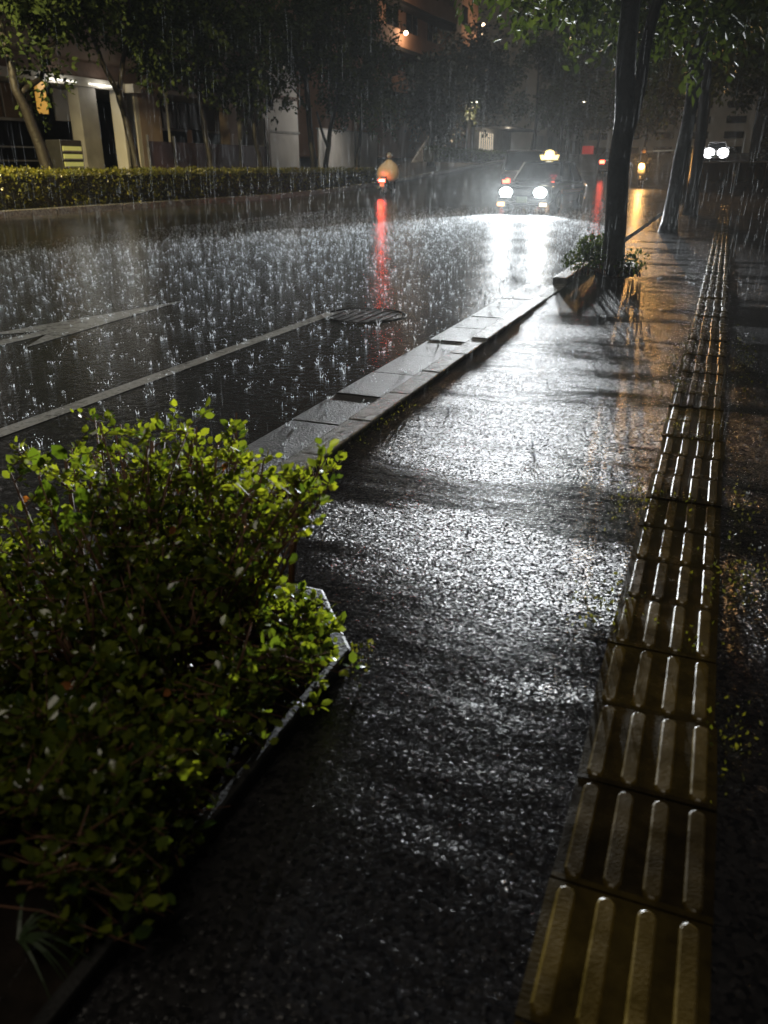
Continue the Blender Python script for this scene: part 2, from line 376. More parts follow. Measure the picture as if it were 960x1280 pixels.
# gutter slabs and kerb blocks
mb = MB()
y = -1.0
while y < 9.2:
    dz = random.uniform(-0.003, 0.004)
    mb.box((-1.895 + random.uniform(-.004, .004), y + 0.3, -0.041 + dz), (0.34, 0.588, 0.05), random.uniform(-.003, .003)); y += 0.6
struct(mb.build('gutter', M['gutter'], bevel=0.006), 'row of concrete gutter slabs along the kerb', 'gutter')
mb = MB(); y = -1.0
while y < 8.3:
    top = 0.026 if y < 7.2 else 0.012
    mb.box((-1.645 + random.uniform(-.004, .004), y + 0.3, (top - 0.12) / 2 + random.uniform(-.003, .003)), (0.145, 0.588, top + 0.12), random.uniform(-.008, .008)); y += 0.6
for k in range(3):
    mb.box((-1.645, 8.3 + 0.25 + k * 0.5, -0.058), (0.145, 0.49, 0.125))
struct(mb.build('kerb', M['kerb'], bevel=0.012), 'near concrete kerb of short blocks, wet and shining', 'kerb')
mb = MB(); y = -10
while y < 120:
    mb.box((-18.51, y + 0.5, gz(y + .5) + 0.03), (0.18, 0.985, 0.26)); y += 1.0
struct(mb.build('far_kerb', M['kerb'], bevel=0.012), 'concrete kerb across the road below the hedge', 'kerb')

# road markings, 4 mm above the carriageway
def marking(name, poly, label):
    me = bpy.data.meshes.new(name)
    me.from_pydata([(x, y, -0.018 + gz(y)) for x, y in poly], [], [tuple(range(len(poly)))])
    me.materials.append(M['paint']); o = bpy.data.objects.new(name, me); COL.objects.link(o)
    if me.polygons[0].normal.z < 0: me.flip_normals()
    return struct(o, label, 'road marking')
marking('lane_line', [(-3.50, -6), (-3.38, -6), (-3.30, 7.1), (-3.42, 7.1)], 'worn white edge line painted along the road')
marking('lane_line', [(-11.2, 6), (-11.06, 6), (-11.06, 11), (-11.2, 11)], 'short white lane dash in the middle of the road')
marking('lane_line', [(-11.2, 18), (-11.06, 18), (-11.06, 23), (-11.2, 23)], 'second white lane dash further along the road')
marking('arrow_marking', [(-5.30, 1.5), (-5.14, 1.5), (-5.14, 5.25), (-4.90, 4.75), (-5.14, 7.2), (-5.62, 4.95), (-5.30, 5.3)], 'worn white lane arrow painted on the road')

mb = MB()
mb.tube([(0, 0, -.06), (0, 0, 0.0)], [0.36, 0.36], 40)
mh = mb.build('manhole_cover', M['iron'], bevel=0.004)
rim = MB()
pts = [(0.40 * math.cos(t), 0.40 * math.sin(t), -0.002) for t in np.linspace(0, 2 * math.pi, 41)]
rim.tube(pts, 0.007, 6, False)
for a in range(-3, 4):
    l = math.sqrt(max(0.0, .33 ** 2 - (a * .09) ** 2)); rim.box((a * .09, 0, 0.002), (.022, 2 * l, .006))
rim.build('rim', M['iron'], mh)
mh.location = (-3.02, 7.1, -0.019)
tag(mh, 'round iron manhole cover under splashing rain near the edge line', 'manhole cover')

# tactile paving: one strip of yellow bar tiles let into the footway
mb = MB()
def capsule(cx, cy, L, w, z0, z1):
    def ring(wd, ln, z):
        r = wd / 2; pts = []
        for k in range(6):
            t = math.pi * k / 5; pts.append((cx + r * math.cos(t), cy + ln / 2 - r + r * math.sin(t), z))
        for k in range(6):
            t = math.pi + math.pi * k / 5; pts.append((cx + r * math.cos(t), cy - ln / 2 + r + r * math.sin(t), z))
        return pts
    mb.rings([ring(w, L, z0), ring(w - .004, L - .004, z0 + (z1 - z0) * .6), ring(w - .012, L - .012, z1)])
for k in range(-3, 110):
    y0 = 1.183 + 0.3 * k
    if y0 > 33: break
    dz = random.uniform(-0.004, 0.0035); ang = random.uniform(-.011, .011)
    cx = 0.022 + 0.0022 * y0 + random.uniform(-.005, .005); z = gz(y0) + 0.006 + dz
    mb.box((cx, y0 - .15, z - .03), (.296, .294, .06), ang)
    for j in range(4):
        capsule(cx + (j - 1.5) * 0.0735, y0 - .15, .276, .038, z, z + .0065)
tp = mb.build('tactile_paving', M['tact'])
tp.data.materials.append(M['tbar'])
_n = 0
for p_ in tp.data.polygons:                       # the raised bars get a paler yellow than the channels between them
    k_ = _n % (6 + 4 * 26); p_.material_index = 0 if k_ < 6 else 1; _n += 1
tag(tp, 'yellow tactile paving strip of four-bar tiles running up the wet sidewalk', 'tactile paving')

# ------------------------------------------------------------------ leaves
LEAF_OVAL = (np.array([(0, 0, 0), (.30, .30, .06), (.30, -.30, .06), (.68, .30, .03), (.68, -.30, .03), (1, 0, -.08), (.32, 0, 0), (.68, 0, -.03)], float),
             [(0, 1, 6), (0, 6, 2), (1, 3, 7, 6), (6, 7, 4, 2), (3, 5, 7), (7, 5, 4)])
LEAF_DIAMOND = (np.array([(0, 0, 0), (.45, .28, .05), (1, 0, -.05), (.45, -.28, .05)], float), [(0, 1, 2), (0, 2, 3)])
def leaves(name, m, P, T, N, S, V, tmpl=LEAF_OVAL, parent=None, smooth=True):
    P, T, N, S, V = map(np.asarray, (P, T, N, S, V)); n = len(P)
    T = T / np.linalg.norm(T, axis=1, keepdims=True)
    B = np.cross(N, T); B /= np.maximum(np.linalg.norm(B, axis=1, keepdims=True), 1e-6); N = np.cross(T, B)
    tv, tf = tmpl; k = len(tv)
    vs = P[:, None] + S[:, None, None] * (tv[None, :, 0:1] * T[:, None] + tv[None, :, 1:2] * B[:, None] + tv[None, :, 2:3] * N[:, None])
    vs = vs.reshape(-1, 3)
    lens = np.array([len(f) for f in tf]); flat = np.concatenate([np.array(f) for f in tf])
    loops = (flat[None] + (np.arange(n) * k)[:, None]).ravel(); tot = np.tile(lens, n)
    me = bpy.data.meshes.new(name)
    me.vertices.add(len(vs)); me.vertices.foreach_set('co', vs.astype(np.float32).ravel())
    me.loops.add(len(loops)); me.loops.foreach_set('vertex_index', loops.astype(np.int32))
    me.polygons.add(len(tot)); st = np.concatenate([[0], np.cumsum(tot)[:-1]])
    me.polygons.foreach_set('loop_start', st.astype(np.int32)); me.polygons.foreach_set('loop_total', tot.astype(np.int32))
    me.update(calc_edges=True); me.validate()
    a = me.attributes.new('var', 'FLOAT', 'POINT'); a.data.foreach_set('value', np.repeat(V, k).astype(np.float32))
    if smooth: me.polygons.foreach_set('use_smooth', [True] * len(me.polygons))
    me.materials.append(m)
    o = bpy.data.objects.new(name, me); COL.objects.link(o)
    if parent: o.parent = parent
    return o
def rdir(n, up=0.0):
    d = RNG.normal(size=(n, 3)); d[:, 2] += up
    return d / np.linalg.norm(d, axis=1, keepdims=True)

# ------------------------------------------------------------------ trees
def crown(name, m, centres, radii, n, size, parent, flat=0.7):
    n = int(n * 1.7); size = size * 1.2
    C = np.array(centres, float); Rr = np.array(radii, float)
    w = Rr ** 2; idx = RNG.choice(len(C), n, p=w / w.sum())
    d = rdir(n); r = RNG.random(n) ** (1 / 2.2)
    # leaves gather on sprays inside each clump so the outline stays ragged
    P = C[idx] + d * (r * Rr[idx])[:, None] * np.array([1, 1, flat])
    ns = max(8, n // 26); sp = P[RNG.integers(0, n, ns)]
    j = RNG.integers(0, ns, n); sd = rdir(ns, -0.3); t = RNG.random(n)
    P = sp[j] + sd[j] * (t * 0.8 * size * 6)[:, None] + RNG.normal(size=(n, 3)) * size * 0.55
    T = sd[j] + rdir(n) * 0.9
    V = np.clip(RNG.normal(0.45, 0.25, n), 0, 1)
    return leaves(name, m, P, T, rdir(n, 1.2), size * RNG.uniform(0.6, 1.3, n), V, LEAF_DIAMOND, parent, False)
def make_tree(name, label, base, limbs, clumps, n, size, group, m='tree', r0=0.17, cat='tree'):
    """limbs: list of polylines (world), the first one the trunk; clumps: (centre, radius) world"""
    b = Vector(base)
    t = thing(name, label, cat, base, 0, group)
    mb = MB()
    for i, (pts, ra, rb) in enumerate(limbs):
        pts = [Vector(p) - b for p in pts]; pp = []; rr = []
        for k in range(len(pts) - 1):
            for s in range(4):
                u = s / 4; q = pts[k].lerp(pts[k + 1], u)
                g = (k + u) / (len(pts) - 1)
                if k + s > 0: q = q + Vector((mn.noise(q * 1.3 + Vector((i, 0, 0))), mn.noise(q * 1.3 + Vector((9, i, 0))), 0)) * 0.05
                pp.append(q); rr.append(ra + (rb - ra) * g)
        pp.append(pts[-1]); rr.append(rb)
        if i == 0: rr[0] *= 1.35; rr[1] *= 1.1
        mb.tube(pp, rr, 10)
    mb.build('trunk', M['bark'], t, True)
    crown('crown', M[m], [Vector(c) - b for c, r in clumps], [r for c, r in clumps], n, size, t)
    return t

# the street trees across the road behind the hedge
G1 = 'street trees behind the hedge across the road'
def stdclumps(x, y, z0, z1, w, k, seed):
    rg = random.Random(seed); out = []
    for i in range(k):
        out.append(((x + rg.uniform(-w, w) * .8, y + rg.uniform(-w, w), rg.uniform(z0, z1)), rg.uniform(.8, 1.5)))
    return out
X = -21.0
make_tree('street_tree', 'leaning street tree with a bent dark trunk in front of the vending machine', (X, 22.75, .1),
          [([(X, 22.75, .1), (X, 22.65, 1.3), (X, 22.3, 2.45), (X, 21.85, 3.55), (X, 21.65, 4.9), (X, 21.2, 7)], .24, .07),
           ([(X, 21.95, 3.4), (X + .1, 22.9, 3.9), (X, 23.5, 4.8), (X - .2, 24.6, 5.3)], .10, .03)],
          [((X, 24.0, 5.6), 1.0), ((X, 21.3, 6.4), 1.6), ((X + .6, 20.4, 5.0), .8), ((X, 23.0, 6.6), 1.4), ((X + .2, 22.9, 4.0), .5), ((X - .5, 22.4, 3.1), .35)], 2600, .17, G1)
make_tree('street_tree', 'street tree with a slim v-forked trunk in front of the brick pillar', (X, 27.4, .1),
          [([(X, 27.4, .1), (X, 27.35, 1.3), (X, 27.1, 2.6), (X, 26.76, 3.8)], .17, .12),
           ([(X, 26.76, 3.7), (X, 26.1, 4.65), (X, 25.7, 5.4), (X, 25.2, 7)], .10, .05),
           ([(X, 26.76, 3.7), (X, 27.2, 4.7), (X, 27.8, 5.9), (X, 28, 7.3)], .10, .05)],
          [((X, 26.0, 6.3), 1.5), ((X, 28.1, 5.7), 1.3), ((X + .3, 28.9, 4.7), 1.0), ((X, 27.5, 7.2), 1.6), ((X, 25.0, 5.9), .9), ((X, 29.3, 6.2), 1.4), ((X, 24.6, 7.0), 1.2)], 3600, .17, G1)
make_tree('street_tree', 'street tree with a straight thin trunk in front of the maroon fence panels', (X, 32.6, .1),
          [([(X, 32.6, .1), (X, 32.45, 1.3), (X, 32.2, 2.8), (X, 32.0, 4.0), (X, 32.0, 6.5)], .17, .06),
           ([(X, 32.05, 3.7), (X, 33.2, 4.6), (X, 34, 5.6)], .07, .03)],
          [((X, 31.5, 5.3), 1.4), ((X, 33.2, 4.6), 1.2), ((X, 31.0, 6.7), 1.6), ((X, 33.6, 6.4), 1.6), ((X + .4, 34.2, 5.0), 1.0), ((X, 32.3, 7.8), 1.7), ((X, 30.2, 4.9), .8)], 3600, .18, G1)
make_tree('street_tree', 'street tree beside the last maroon panel before the cream wall', (X, 37.0, .1),
          [([(X, 37.0, .1), (X, 36.8, 1.3), (X, 36.4, 2.6), (X, 36.3, 3.6), (X, 36.6, 6)], .18, .07),
           ([(X, 36.4, 2.9), (X, 37.4, 3.9), (X, 39, 4.5)], .08, .03)],
          [((X, 35.6, 4.7), 1.2), ((X, 37.6, 4.3), 1.0), ((X, 36.4, 6.2), 1.8), ((X + .2, 39.0, 4.5), .8), ((X, 38.5, 7.3), 1.8), ((X, 35.0, 7.6), 1.6), ((X, 39.7, 6.6), 1.4)], 3400, .19, G1)
make_tree('street_tree', 'tall street tree with an upright trunk in front of the cream wall', (X, 42.65, .15),
          [([(X, 42.65, .15), (X, 42.5, 1.4), (X, 42.2, 3.5), (X, 41.9, 5.6), (X, 42.4, 8)], .20, .10),
           ([(X, 42.1, 4.0), (X, 41, 4.7), (X, 40.2, 5.0)], .07, .03)],
          [((X, 42.2, 7.4), 1.9), ((X, 44.2, 6.0), 1.6), ((X, 40.6, 8.2), 1.7), ((X, 43.8, 8.8), 2.0), ((X, 45.8, 7.2), 1.6), ((X, 41.6, 6.2), 1.0)], 3600, .20, G1)
make_tree('street_tree', 'street tree with a forked trunk just beyond the tall upright one', (X, 44.0, .15),
          [([(X, 44.0, .15), (X, 44.1, 1.4), (X, 44.8, 3.3), (X, 45.7, 4.6), (X, 46, 7)], .17, .07),
           ([(X, 44.4, 2.3), (X, 43.6, 3.2), (X, 43.1, 4.0)], .09, .05)],
          [((X, 46.0, 5.0), 1.4), ((X, 47.6, 6.2), 1.8), ((X, 47.2, 8.6), 2.0), ((X + .3, 48.4, 4.4), 1.3), ((X, 45.1, 9.8), 1.8)], 3200, .20, G1)
make_tree('street_tree', 'street tree in front of the white panel wall, nearest the scooter', (X, 48.6, .15),
          [([(X, 48.6, .15), (X, 48.5, 1.4), (X, 49.1, 3.3), (X, 49.6, 6)], .17, .07),
           ([(X, 49.1, 3.2), (X, 50.8, 4.2), (X, 51.6, 5)], .07, .03)],
          [((X, 49.4, 4.8), 1.4), ((X, 51.2, 5.6), 1.6), ((X, 52.6, 4.6), 1.2), ((X, 50.4, 7.4), 1.9), ((X, 53.0, 7.6), 1.6), ((X, 50.6, 9.6), 1.8)], 3200, .20, G1)
X2 = -21.5
make_tree('evergreen_tree', 'broad dark evergreen in front of the brown apartment block', (X2, 74.5, gz(74)),
          [([(X2, 74.5, gz(74)), (X2, 74.3, 3.2), (X2, 73.8, 6), (X2, 73.5, 9)], .34, .15)],
          [((X2, 71, 8.6), 2.6), ((X2, 76.5, 8.8), 2.8), ((X2, 73.8, 10.8), 2.6), ((X2, 79.0, 7.2), 2.2), ((X2, 69.5, 6.6), 1.9), ((X2, 75.4, 6.4), 2.2), ((X2, 79.6, 9.6), 2.0)], 5200, .30, None, 'dtree', cat='evergreen')
make_tree('evergreen_tree', 'dark evergreen behind the slanted white fence sheet', (X2, 64.0, gz(64)),
          [([(X2, 64, gz(64)), (X2, 63.9, 3), (X2, 64, 6)], .28, .12)],
          [((X2, 62.6, 5.6), 2.0), ((X2, 65.6, 5.4), 1.9), ((X2, 64, 7.4), 2.0), ((X2, 67.2, 4.2), 1.4), ((X2, 61.4, 7.0), 1.5)], 3800, .28, None, 'dtree', cat='evergreen')
for (x, y, lab, h) in ((-19.8, 93, 'hazy tree beyond the lit shop curtain', 9), (-19.5, 112, 'hazy tree in front of the pale balconied building', 9),
                       (-13.5, 150, 'farthest hazy tree where the road disappears', 13), (-19.0, 135, 'hazy tree right of the pale balconied building', 10)):
    z = gz(y)
    make_tree('street_tree', lab, (x, y, z), [([(x, y, z), (x + .2, y, z + 3), (x, y + .3, z + h)], .25, .08)],
              stdclumps(x, y, z + 4.2, z + h + 1.5, 3.4, 9, int(y)), 3000, .34, 'hazy far street trees')

# street trees on the near side, in the planting strip
G2 = 'street trees along the near kerb'
make_tree('kerbside_tree', 'big kerbside tree with a forked trunk rising from the low shrub', (-1.2, 10.9, 0.02),
          [([(-1.2, 10.9, .0), (-1.2, 10.88, .55), (-1.25, 10.85, 1.2), (-1.24, 10.82, 1.8), (-1.28, 10.82, 2.5), (-1.30, 10.82, 3.1), (-1.4, 10.7, 4.5), (-1.6, 10.6, 6)], .142, .09),
           ([(-1.2, 10.84, 1.45), (-1.13, 10.84, 1.85), (-1.09, 10.84, 2.3), (-1.03, 10.84, 3.0), (-.6, 11.0, 5)], .075, .06),
           ([(-1.3, 10.8, 3.0), (-2.4, 10.8, 3.7), (-3.4, 11, 4.2)], .07, .03)],
          [((-2.2, 11.2, 3.6), 1.0), ((-1.9, 12.4, 3.4), .95), ((-.3, 11.6, 3.4), .95), ((.6, 10.6, 3.9), 1.2), ((-1.2, 11.8, 4.6), 1.5), ((-3.1, 11.6, 4.4), 1.3), ((.2, 13.2, 3.6), 1.1), ((1.4, 12.2, 4.0), 1.2), ((-.55, 11.9, 2.75), .5)], 5200, .11, G2)
make_tree('kerbside_tree', 'kerbside tree with a leaning trunk just behind the big forked one', (-1.0, 18.8, 0),
          [([(-1.0, 18.8, 0), (-.97, 18.8, .95), (-.9, 18.8, 2.1), (-.86, 18.8, 3.4), (-.8, 18.8, 5.5)], .155, .11),
           ([(-.88, 18.8, 3.0), (-1.6, 18.9, 4.0), (-2.7, 19, 4.6)], .07, .04)],
          [((-2.9, 19, 4.5), 1.4), ((-1.2, 19.3, 4.6), 1.4), ((.6, 18.6, 4.5), 1.4), ((-3.9, 20, 5.2), 1.4), ((-2.1, 18.8, 3.7), .9), ((1.2, 19.4, 5.3), 1.4), ((-.4, 20, 5.8), 1.8)], 4200, .15, G2)
make_tree('kerbside_tree', 'kerbside tree with a dark trunk third from the camera', (-.85, 26.2, 0),
          [([(-.85, 26.2, 0), (-.85, 26.2, 1.5), (-.93, 26.1, 3.4), (-1.0, 26, 6)], .17, .11)],
          [((-2.8, 26, 5.4), 1.7), ((-1.0, 26.4, 5.2), 1.6), ((.8, 26, 5.2), 1.6), ((-4.2, 27, 6.3), 1.6), ((-.6, 27, 6.6), 2.0)], 3400, .18, G2)
for (y, lab) in ((34.0, 'kerbside tree beyond the dark trunk, close to the oncoming motorcycle'), (43.0, 'kerbside tree past the oncoming motorcycle'), (52.0, 'last kerbside tree before the glaring car')):
    z = gz(y)
    make_tree('kerbside_tree', lab, (-1.5, y, z), [([(-1.5, y, z), (-1.54, y, z + 2), (-1.5, y, z + 6)], .17, .1)],
              stdclumps(-1.4, y, z + 3.9, z + 7.5, 2.4, 7, int(y)), 2400, .22, G2)

# ------------------------------------------------------------------ hedge across the road
def hedge(name, label, x0, x1, y0, y1, z0, h, n, size, m='hedge'):
    yc = (y0 + y1) / 2; t = thing(name, label, 'hedge', ((x0 + x1) / 2, yc, gz(yc) + z0))
    core = MB().box((0, 0, h * .45), (x1 - x0 - .3, y1 - y0 - .2, h * .8)); core.build('branches', M['hedgecore'], t)
    k = RNG.random(n); P = np.empty((n, 3))
    P[:, 1] = RNG.uniform(y0, y1, n) - yc
    front = k < .6
    P[:, 0] = np.where(front, (x1 - x0) / 2 - RNG.random(n) ** 2 * .3, RNG.uniform(-1, 1, n) * (x1 - x0) / 2)
    P[:, 2] = np.where(front, RNG.uniform(0.03, 1, n) * h, h - RNG.random(n) ** 2 * .2)
    bump = np.array([mn.noise(Vector((p[0] * 2, p[1] * 1.6, p[2] * 2.5))) for p in P])
    P[:, 0] += np.where(front, bump * .16, 0); P[:, 2] += np.where(front, 0, bump * .12 )
    N = rdir(n, .6); N[:, 0] += .7
    leaves('foliage', M[m], P, rdir(n, .5), N, size * RNG.uniform(.6, 1.3, n), np.clip(RNG.normal(.5, .28, n), 0, 1), LEAF_DIAMOND, t, False)
    return t
hedge('hedge', 'long clipped yellow-green hedge along the far kerb, lit at its left end', -19.75, -18.75, 12, 46.5, .1, 1.08, 17000, .105)
hedge('hedge', 'dark hedge past the driveway gap behind the scooter', -19.9, -18.8, 57, 84, .1, .95, 5000, .14, 'tree')

# ------------------------------------------------------------------ buildings across the road
F = -26.0
b1 = thing('piloti_building', 'pinkish building raised on pillars over a dark car port', 'building', (F, 32, .1))
def loc(x, y, z): return (x - F, y - 32, z - .1)
def bx(mb, x0, x1, y0, y1, z0, z1): mb.box(loc((x0 + x1) / 2, (y0 + y1) / 2, (z0 + z1) / 2), (abs(x1 - x0), abs(y1 - y0), abs(z1 - z0)))
mb = MB(); bx(mb, F - 9, F, 10, 47, 5.35, 14); mb.build('wall', M['plaster'], b1)
mb = MB(); bx(mb, F - 9, F + .05, 10, 47, 4.75, 5.345); mb.build('beam', mat('brown_beam', (.17, .115, .09), .7), b1)
mb = MB(); bx(mb, F - 9, F - .15, 10, 47, 4.56, 4.745); mb.build('soffit', M['white'], b1)
mb = MB(); bx(mb, F - .14, F + .16, 10, 33.4, 4.40, 4.745); mb.build('fascia', M['white'], b1, bevel=.02)
mb = MB(); bx(mb, F - .12, F + .6, 33.45, 34.0, 4.35, 4.70); mb.build('cross_beam', M['white'], b1)
for (y0, y1, x0, m) in ((30.5, 31.6, F - .6, 'grey'), (33.0, 33.2, F - .4, 'white'), (18.2, 19.2, F - .6, 'grey'), (42.3, 43.2, F - .6, 'plaster')):
    mb = MB(); bx(mb, x0, x0 + .6, y0, y1, .1, 4.555); mb.build('column', M[m], b1, bevel=.02)
mb = MB(); bx(mb, F - .5, F - .05, 34.55, 36.2, .1, 4.74); mb.build('pillar', M['plaster'], b1)
mb = MB(); bx(mb, F - .5, F - .06, 34.28, 34.545, .1, 4.74); mb.build('white_post', M['white'], b1)
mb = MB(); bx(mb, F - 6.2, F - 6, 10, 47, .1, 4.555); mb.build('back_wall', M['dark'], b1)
for (y0, y1, m) in ((24, 30.4, 'brownpanel'), (31.8, 34.2, 'white'), (36.3, 38.0, 'white'), (38.05, 41.3, 'brownpanel'), (41.35, 46.8, 'brownpanel')):
    mb = MB(); bx(mb, F - 2.6, F - 2.5, y0, y1, 3.2, 4.5); mb.build('window_band', M[m], b1, bevel=.01)
for (y0, y1) in ((19.4, 24), (24.2, 30.4), (36.3, 42), (43.3, 46.9)):
    mb = MB(); bx(mb, F - 2.62, F - 2.52, y0, y1, 3.08, 3.19); mb.build('sill', M['grey'], b1)
for (y0, y1) in ((21.2, 23.4), (24.6, 25.6), (28.0, 30.2), (31.0, 32.6)):
    mb = MB(); mb.tube([loc(F + .22, y0, 4.52), loc(F + .22, y1, 4.52)], .035, 8); mb.build('fluorescent_tube', M['tube'], b1)
for (y0, y1) in ((24, 30.4), (36.3, 41.3), (41.35, 46.8)):
    k = y0 + .8
    while k < y1:
        mb = MB(); bx(mb, F - 2.49, F - 2.44, k, k + .07, 3.2, 4.5); mb.build('window_post', M['grey'], b1); k += 1.3
for yy in (20.5, 37.2, 44.6):
    mb = MB(); bx(mb, F + .02, F + .42, yy, yy + .85, 5.5, 6.15); ac = mb.build('air_conditioner', M['grey'], b1, bevel=.03)
    mb = MB(); mb.tube([loc(F + .43, yy + .42, 5.82), loc(F + .46, yy + .42, 5.82)], .24, 16); mb.build('fan_grille', M['dmetal'], ac)
mb = MB(); mb.tube([loc(F + .06, 36.6, .1), loc(F + .06, 36.6, 13.5)], .06, 8); mb.build('downpipe', M['grey'], b1)
for zz in (1.0, 1.5, 2.0):
    mb = MB(); mb.tube([loc(F - .3, 19.3, zz), loc(F - .3, 30.4, zz)], .03, 6); mb.build('rail', M['metal'], b1)
# second storey windows
for y0 in (12, 16.5, 21, 25.5, 30, 34.5, 39, 43):
    mb = MB(); bx(mb, F - .02, F + .03, y0, y0 + 2.2, 7.2, 9.0); w = mb.build('window', M['dglass'], b1)
    mb = MB(); bx(mb, F - .02, F + .08, y0 - .06, y0 + 2.26, 7.08, 7.19); mb.build('sill', M['grey'], w)
# amber sign and the vending machine below the canopy
mb = MB(); bx(mb, 0, .18, 0, .42, 0, 1.25); o = mb.build('lit_sign', M['ysign']); o.location = (F - .2 - F + F, 28.2, 3.25); 
for v in o.data.vertices: v.co -= Vector(loc(0, 0, 0))
tag(o, 'tall amber lit sign hanging under the pillared building', 'sign')
vm = thing('vending_machine', 'lit vending machine with yellow-green drink rows behind the leaning tree', 'vending machine', (-23.4, 26.3, .1))
MB().box((-.02, 0, 1.05), (.7, 1.15, 2.1)).build('cabinet', M['dmetal'], vm, bevel=.03)
for k in range(4): MB().box((.345, 0, 1.0 + k * .27), (.02, 1.0, .15)).build('display_row', M['vend'], vm)
for k in range(4): MB().box((.36, 0, .90 + k * .27), (.05, 1.05, .05)).build('shelf', M['metal'], vm)
MB().box((.345, 0, .45), (.03, .6, .18)).build('delivery_flap', M['metal'], vm)
# railing with maroon panels
fn = thing('panel_fence', 'low maroon panel fence with pale posts behind the street trees', 'fence', (-24.6, 40, .1))
for y0, y1 in ((33.0, 34.9), (35.0, 37.9), (38.0, 40.9), (41.0, 43.9)):
    MB().box((0, (y0 + y1) / 2 - 40, 1.25), (.05, y1 - y0 - .1, 2.0)).build('panel', M['redpanel'], fn)
for yy in (32.95, 34.95, 37.95, 40.95, 43.95):
    MB().box((.05, yy - 40, 1.25), (.09, .08, 2.5)).build('post', M['metal'], fn)

b2 = thing('cream_building', 'small cream walled building beside the maroon fence', 'building', (-26, 48.4, .15))
mb = MB(); mb.prism([(-2.3, 0), (2.2, 0), (2.2, 6.6), (1.6, 6.9), (-2.3, 5.5)], 0, -5, 0); mb.build('wall', M['white'], b2)
MB().box((.03, -1.9, 2.0), (.08, .5, 3.6)).build('drainpipe_panel', M['brownpanel'], b2)
MB().box((.03, .3, 3.1), (.06, 4.0, .12)).build('band', M['grey'], b2)
MB().box((.15, -.2, 5.0), (.5, 4.6, .15)).build('eave', M['plaster'], b2)
w2 = thing('panel_wall', 'white metal panel wall between the cream building and the evergreens', 'wall', (-26, 58.6, gz(58)))
for k in range(6): MB().box((0, -5.1 + k * 1.75 + .85, 1.35), (.12, 1.72, 2.7 - (0.25 if k == 5 else 0))).build('panel', M['white'], w2, bevel=.01)
MB().box((.02, 0, 2.74), (.2, 10.6, .08)).build('coping', M['grey'], w2)
o = MB().prism([(-5.2, -.6), (.8, 2.3), (5.6, 1.9), (5.2, 1.3), (3.6, 1.0), (2.2, -.5)], 0, -.06, .06).build('fence_sheet', mat('white_sheet', (.7, .7, .7), .5, var=.4, scale=3))
o.location = (-28 + 2.2, 76.3, gz(79) + .2); tag(o, 'slanted white sheet fence between the rider and the dark evergreen', 'fence')
for k in range(3):
    MB().box((.09, -1.2 + k * 1.6, .75), (.05, .22, 1.9)).build('post', M['dmetal'], o)
MB().box((0, -.7, 2.0), (.06, .06, 5)).build('pole', M['metal'], o)

b3 = thing('brown_apartment_block', 'tall brown apartment block with curved balconies behind the evergreen', 'building', (-29, 84, gz(84)))
MB().box((-8, 0, 14), (16, 36, 28)).build('wall', M['brown'], b3)
for k in range(6):
    z = 5.2 + k * 3.5
    pts = [(-17, 0), (-17, 1.2), (-2, 1.35), (4, 1.9), (6.4, 1.2), (6.4, 0)]
    bal = MB().prism([(x_, y_) for y_, x_ in [(p[0], p[1]) for p in pts]], 2, z, z + 1.25).build('balcony', M['brown'], b3)
    MB().prism([(x_ * .96, y_ * .99) for y_, x_ in [(p[0], p[1]) for p in pts]], 2, z - .3, z - .004).build('slab', M['dark'], bal)
    for yy in (-15.5, -10.5, -5.5, 0.5):
        win = MB().box((.02, yy + 1.4, z + 2.25), (.08, 2.9, 1.9)).build('window', M['dglass'], b3)
        MB().box((.05, yy + 1.4, z + 2.25), (.07, .1, 1.9)).build('mullion', M['metal'], win)
    win = MB().box((.02, 12, z + 2.0), (.08, 3.5, 1.8)).build('window', M['dglass'], b3)
MB().box((.3, 8.6, 14), (.6, 2.2, 28)).build('stair_pier', M['plaster'], b3)

b4 = thing('shop_building', 'low grey shop with a bright curtained window beyond the evergreen', 'building', (-28, 108, gz(100)))
MB().box((-3, 0, 1.5), (6, 18, 3.0)).build('wall', M['grey'], b4)
MB().box((.05, -3.6, 1.5), (.1, 6.5, 2.0)).build('lit_window', M['shop'], b4)
for k in range(7): MB().box((.13, -6.4 + k * .95, 1.5), (.06, .28, 1.98)).build('curtain_fold', M['grey'], b4)
MB().box((1.4, 1, -.15), (.3, 24, .9)).build('low_wall', M['white'], b4)
MB().box((.3, 0, 3.06), (7, 18.6, .12)).build('roof', M['dark'], b4)

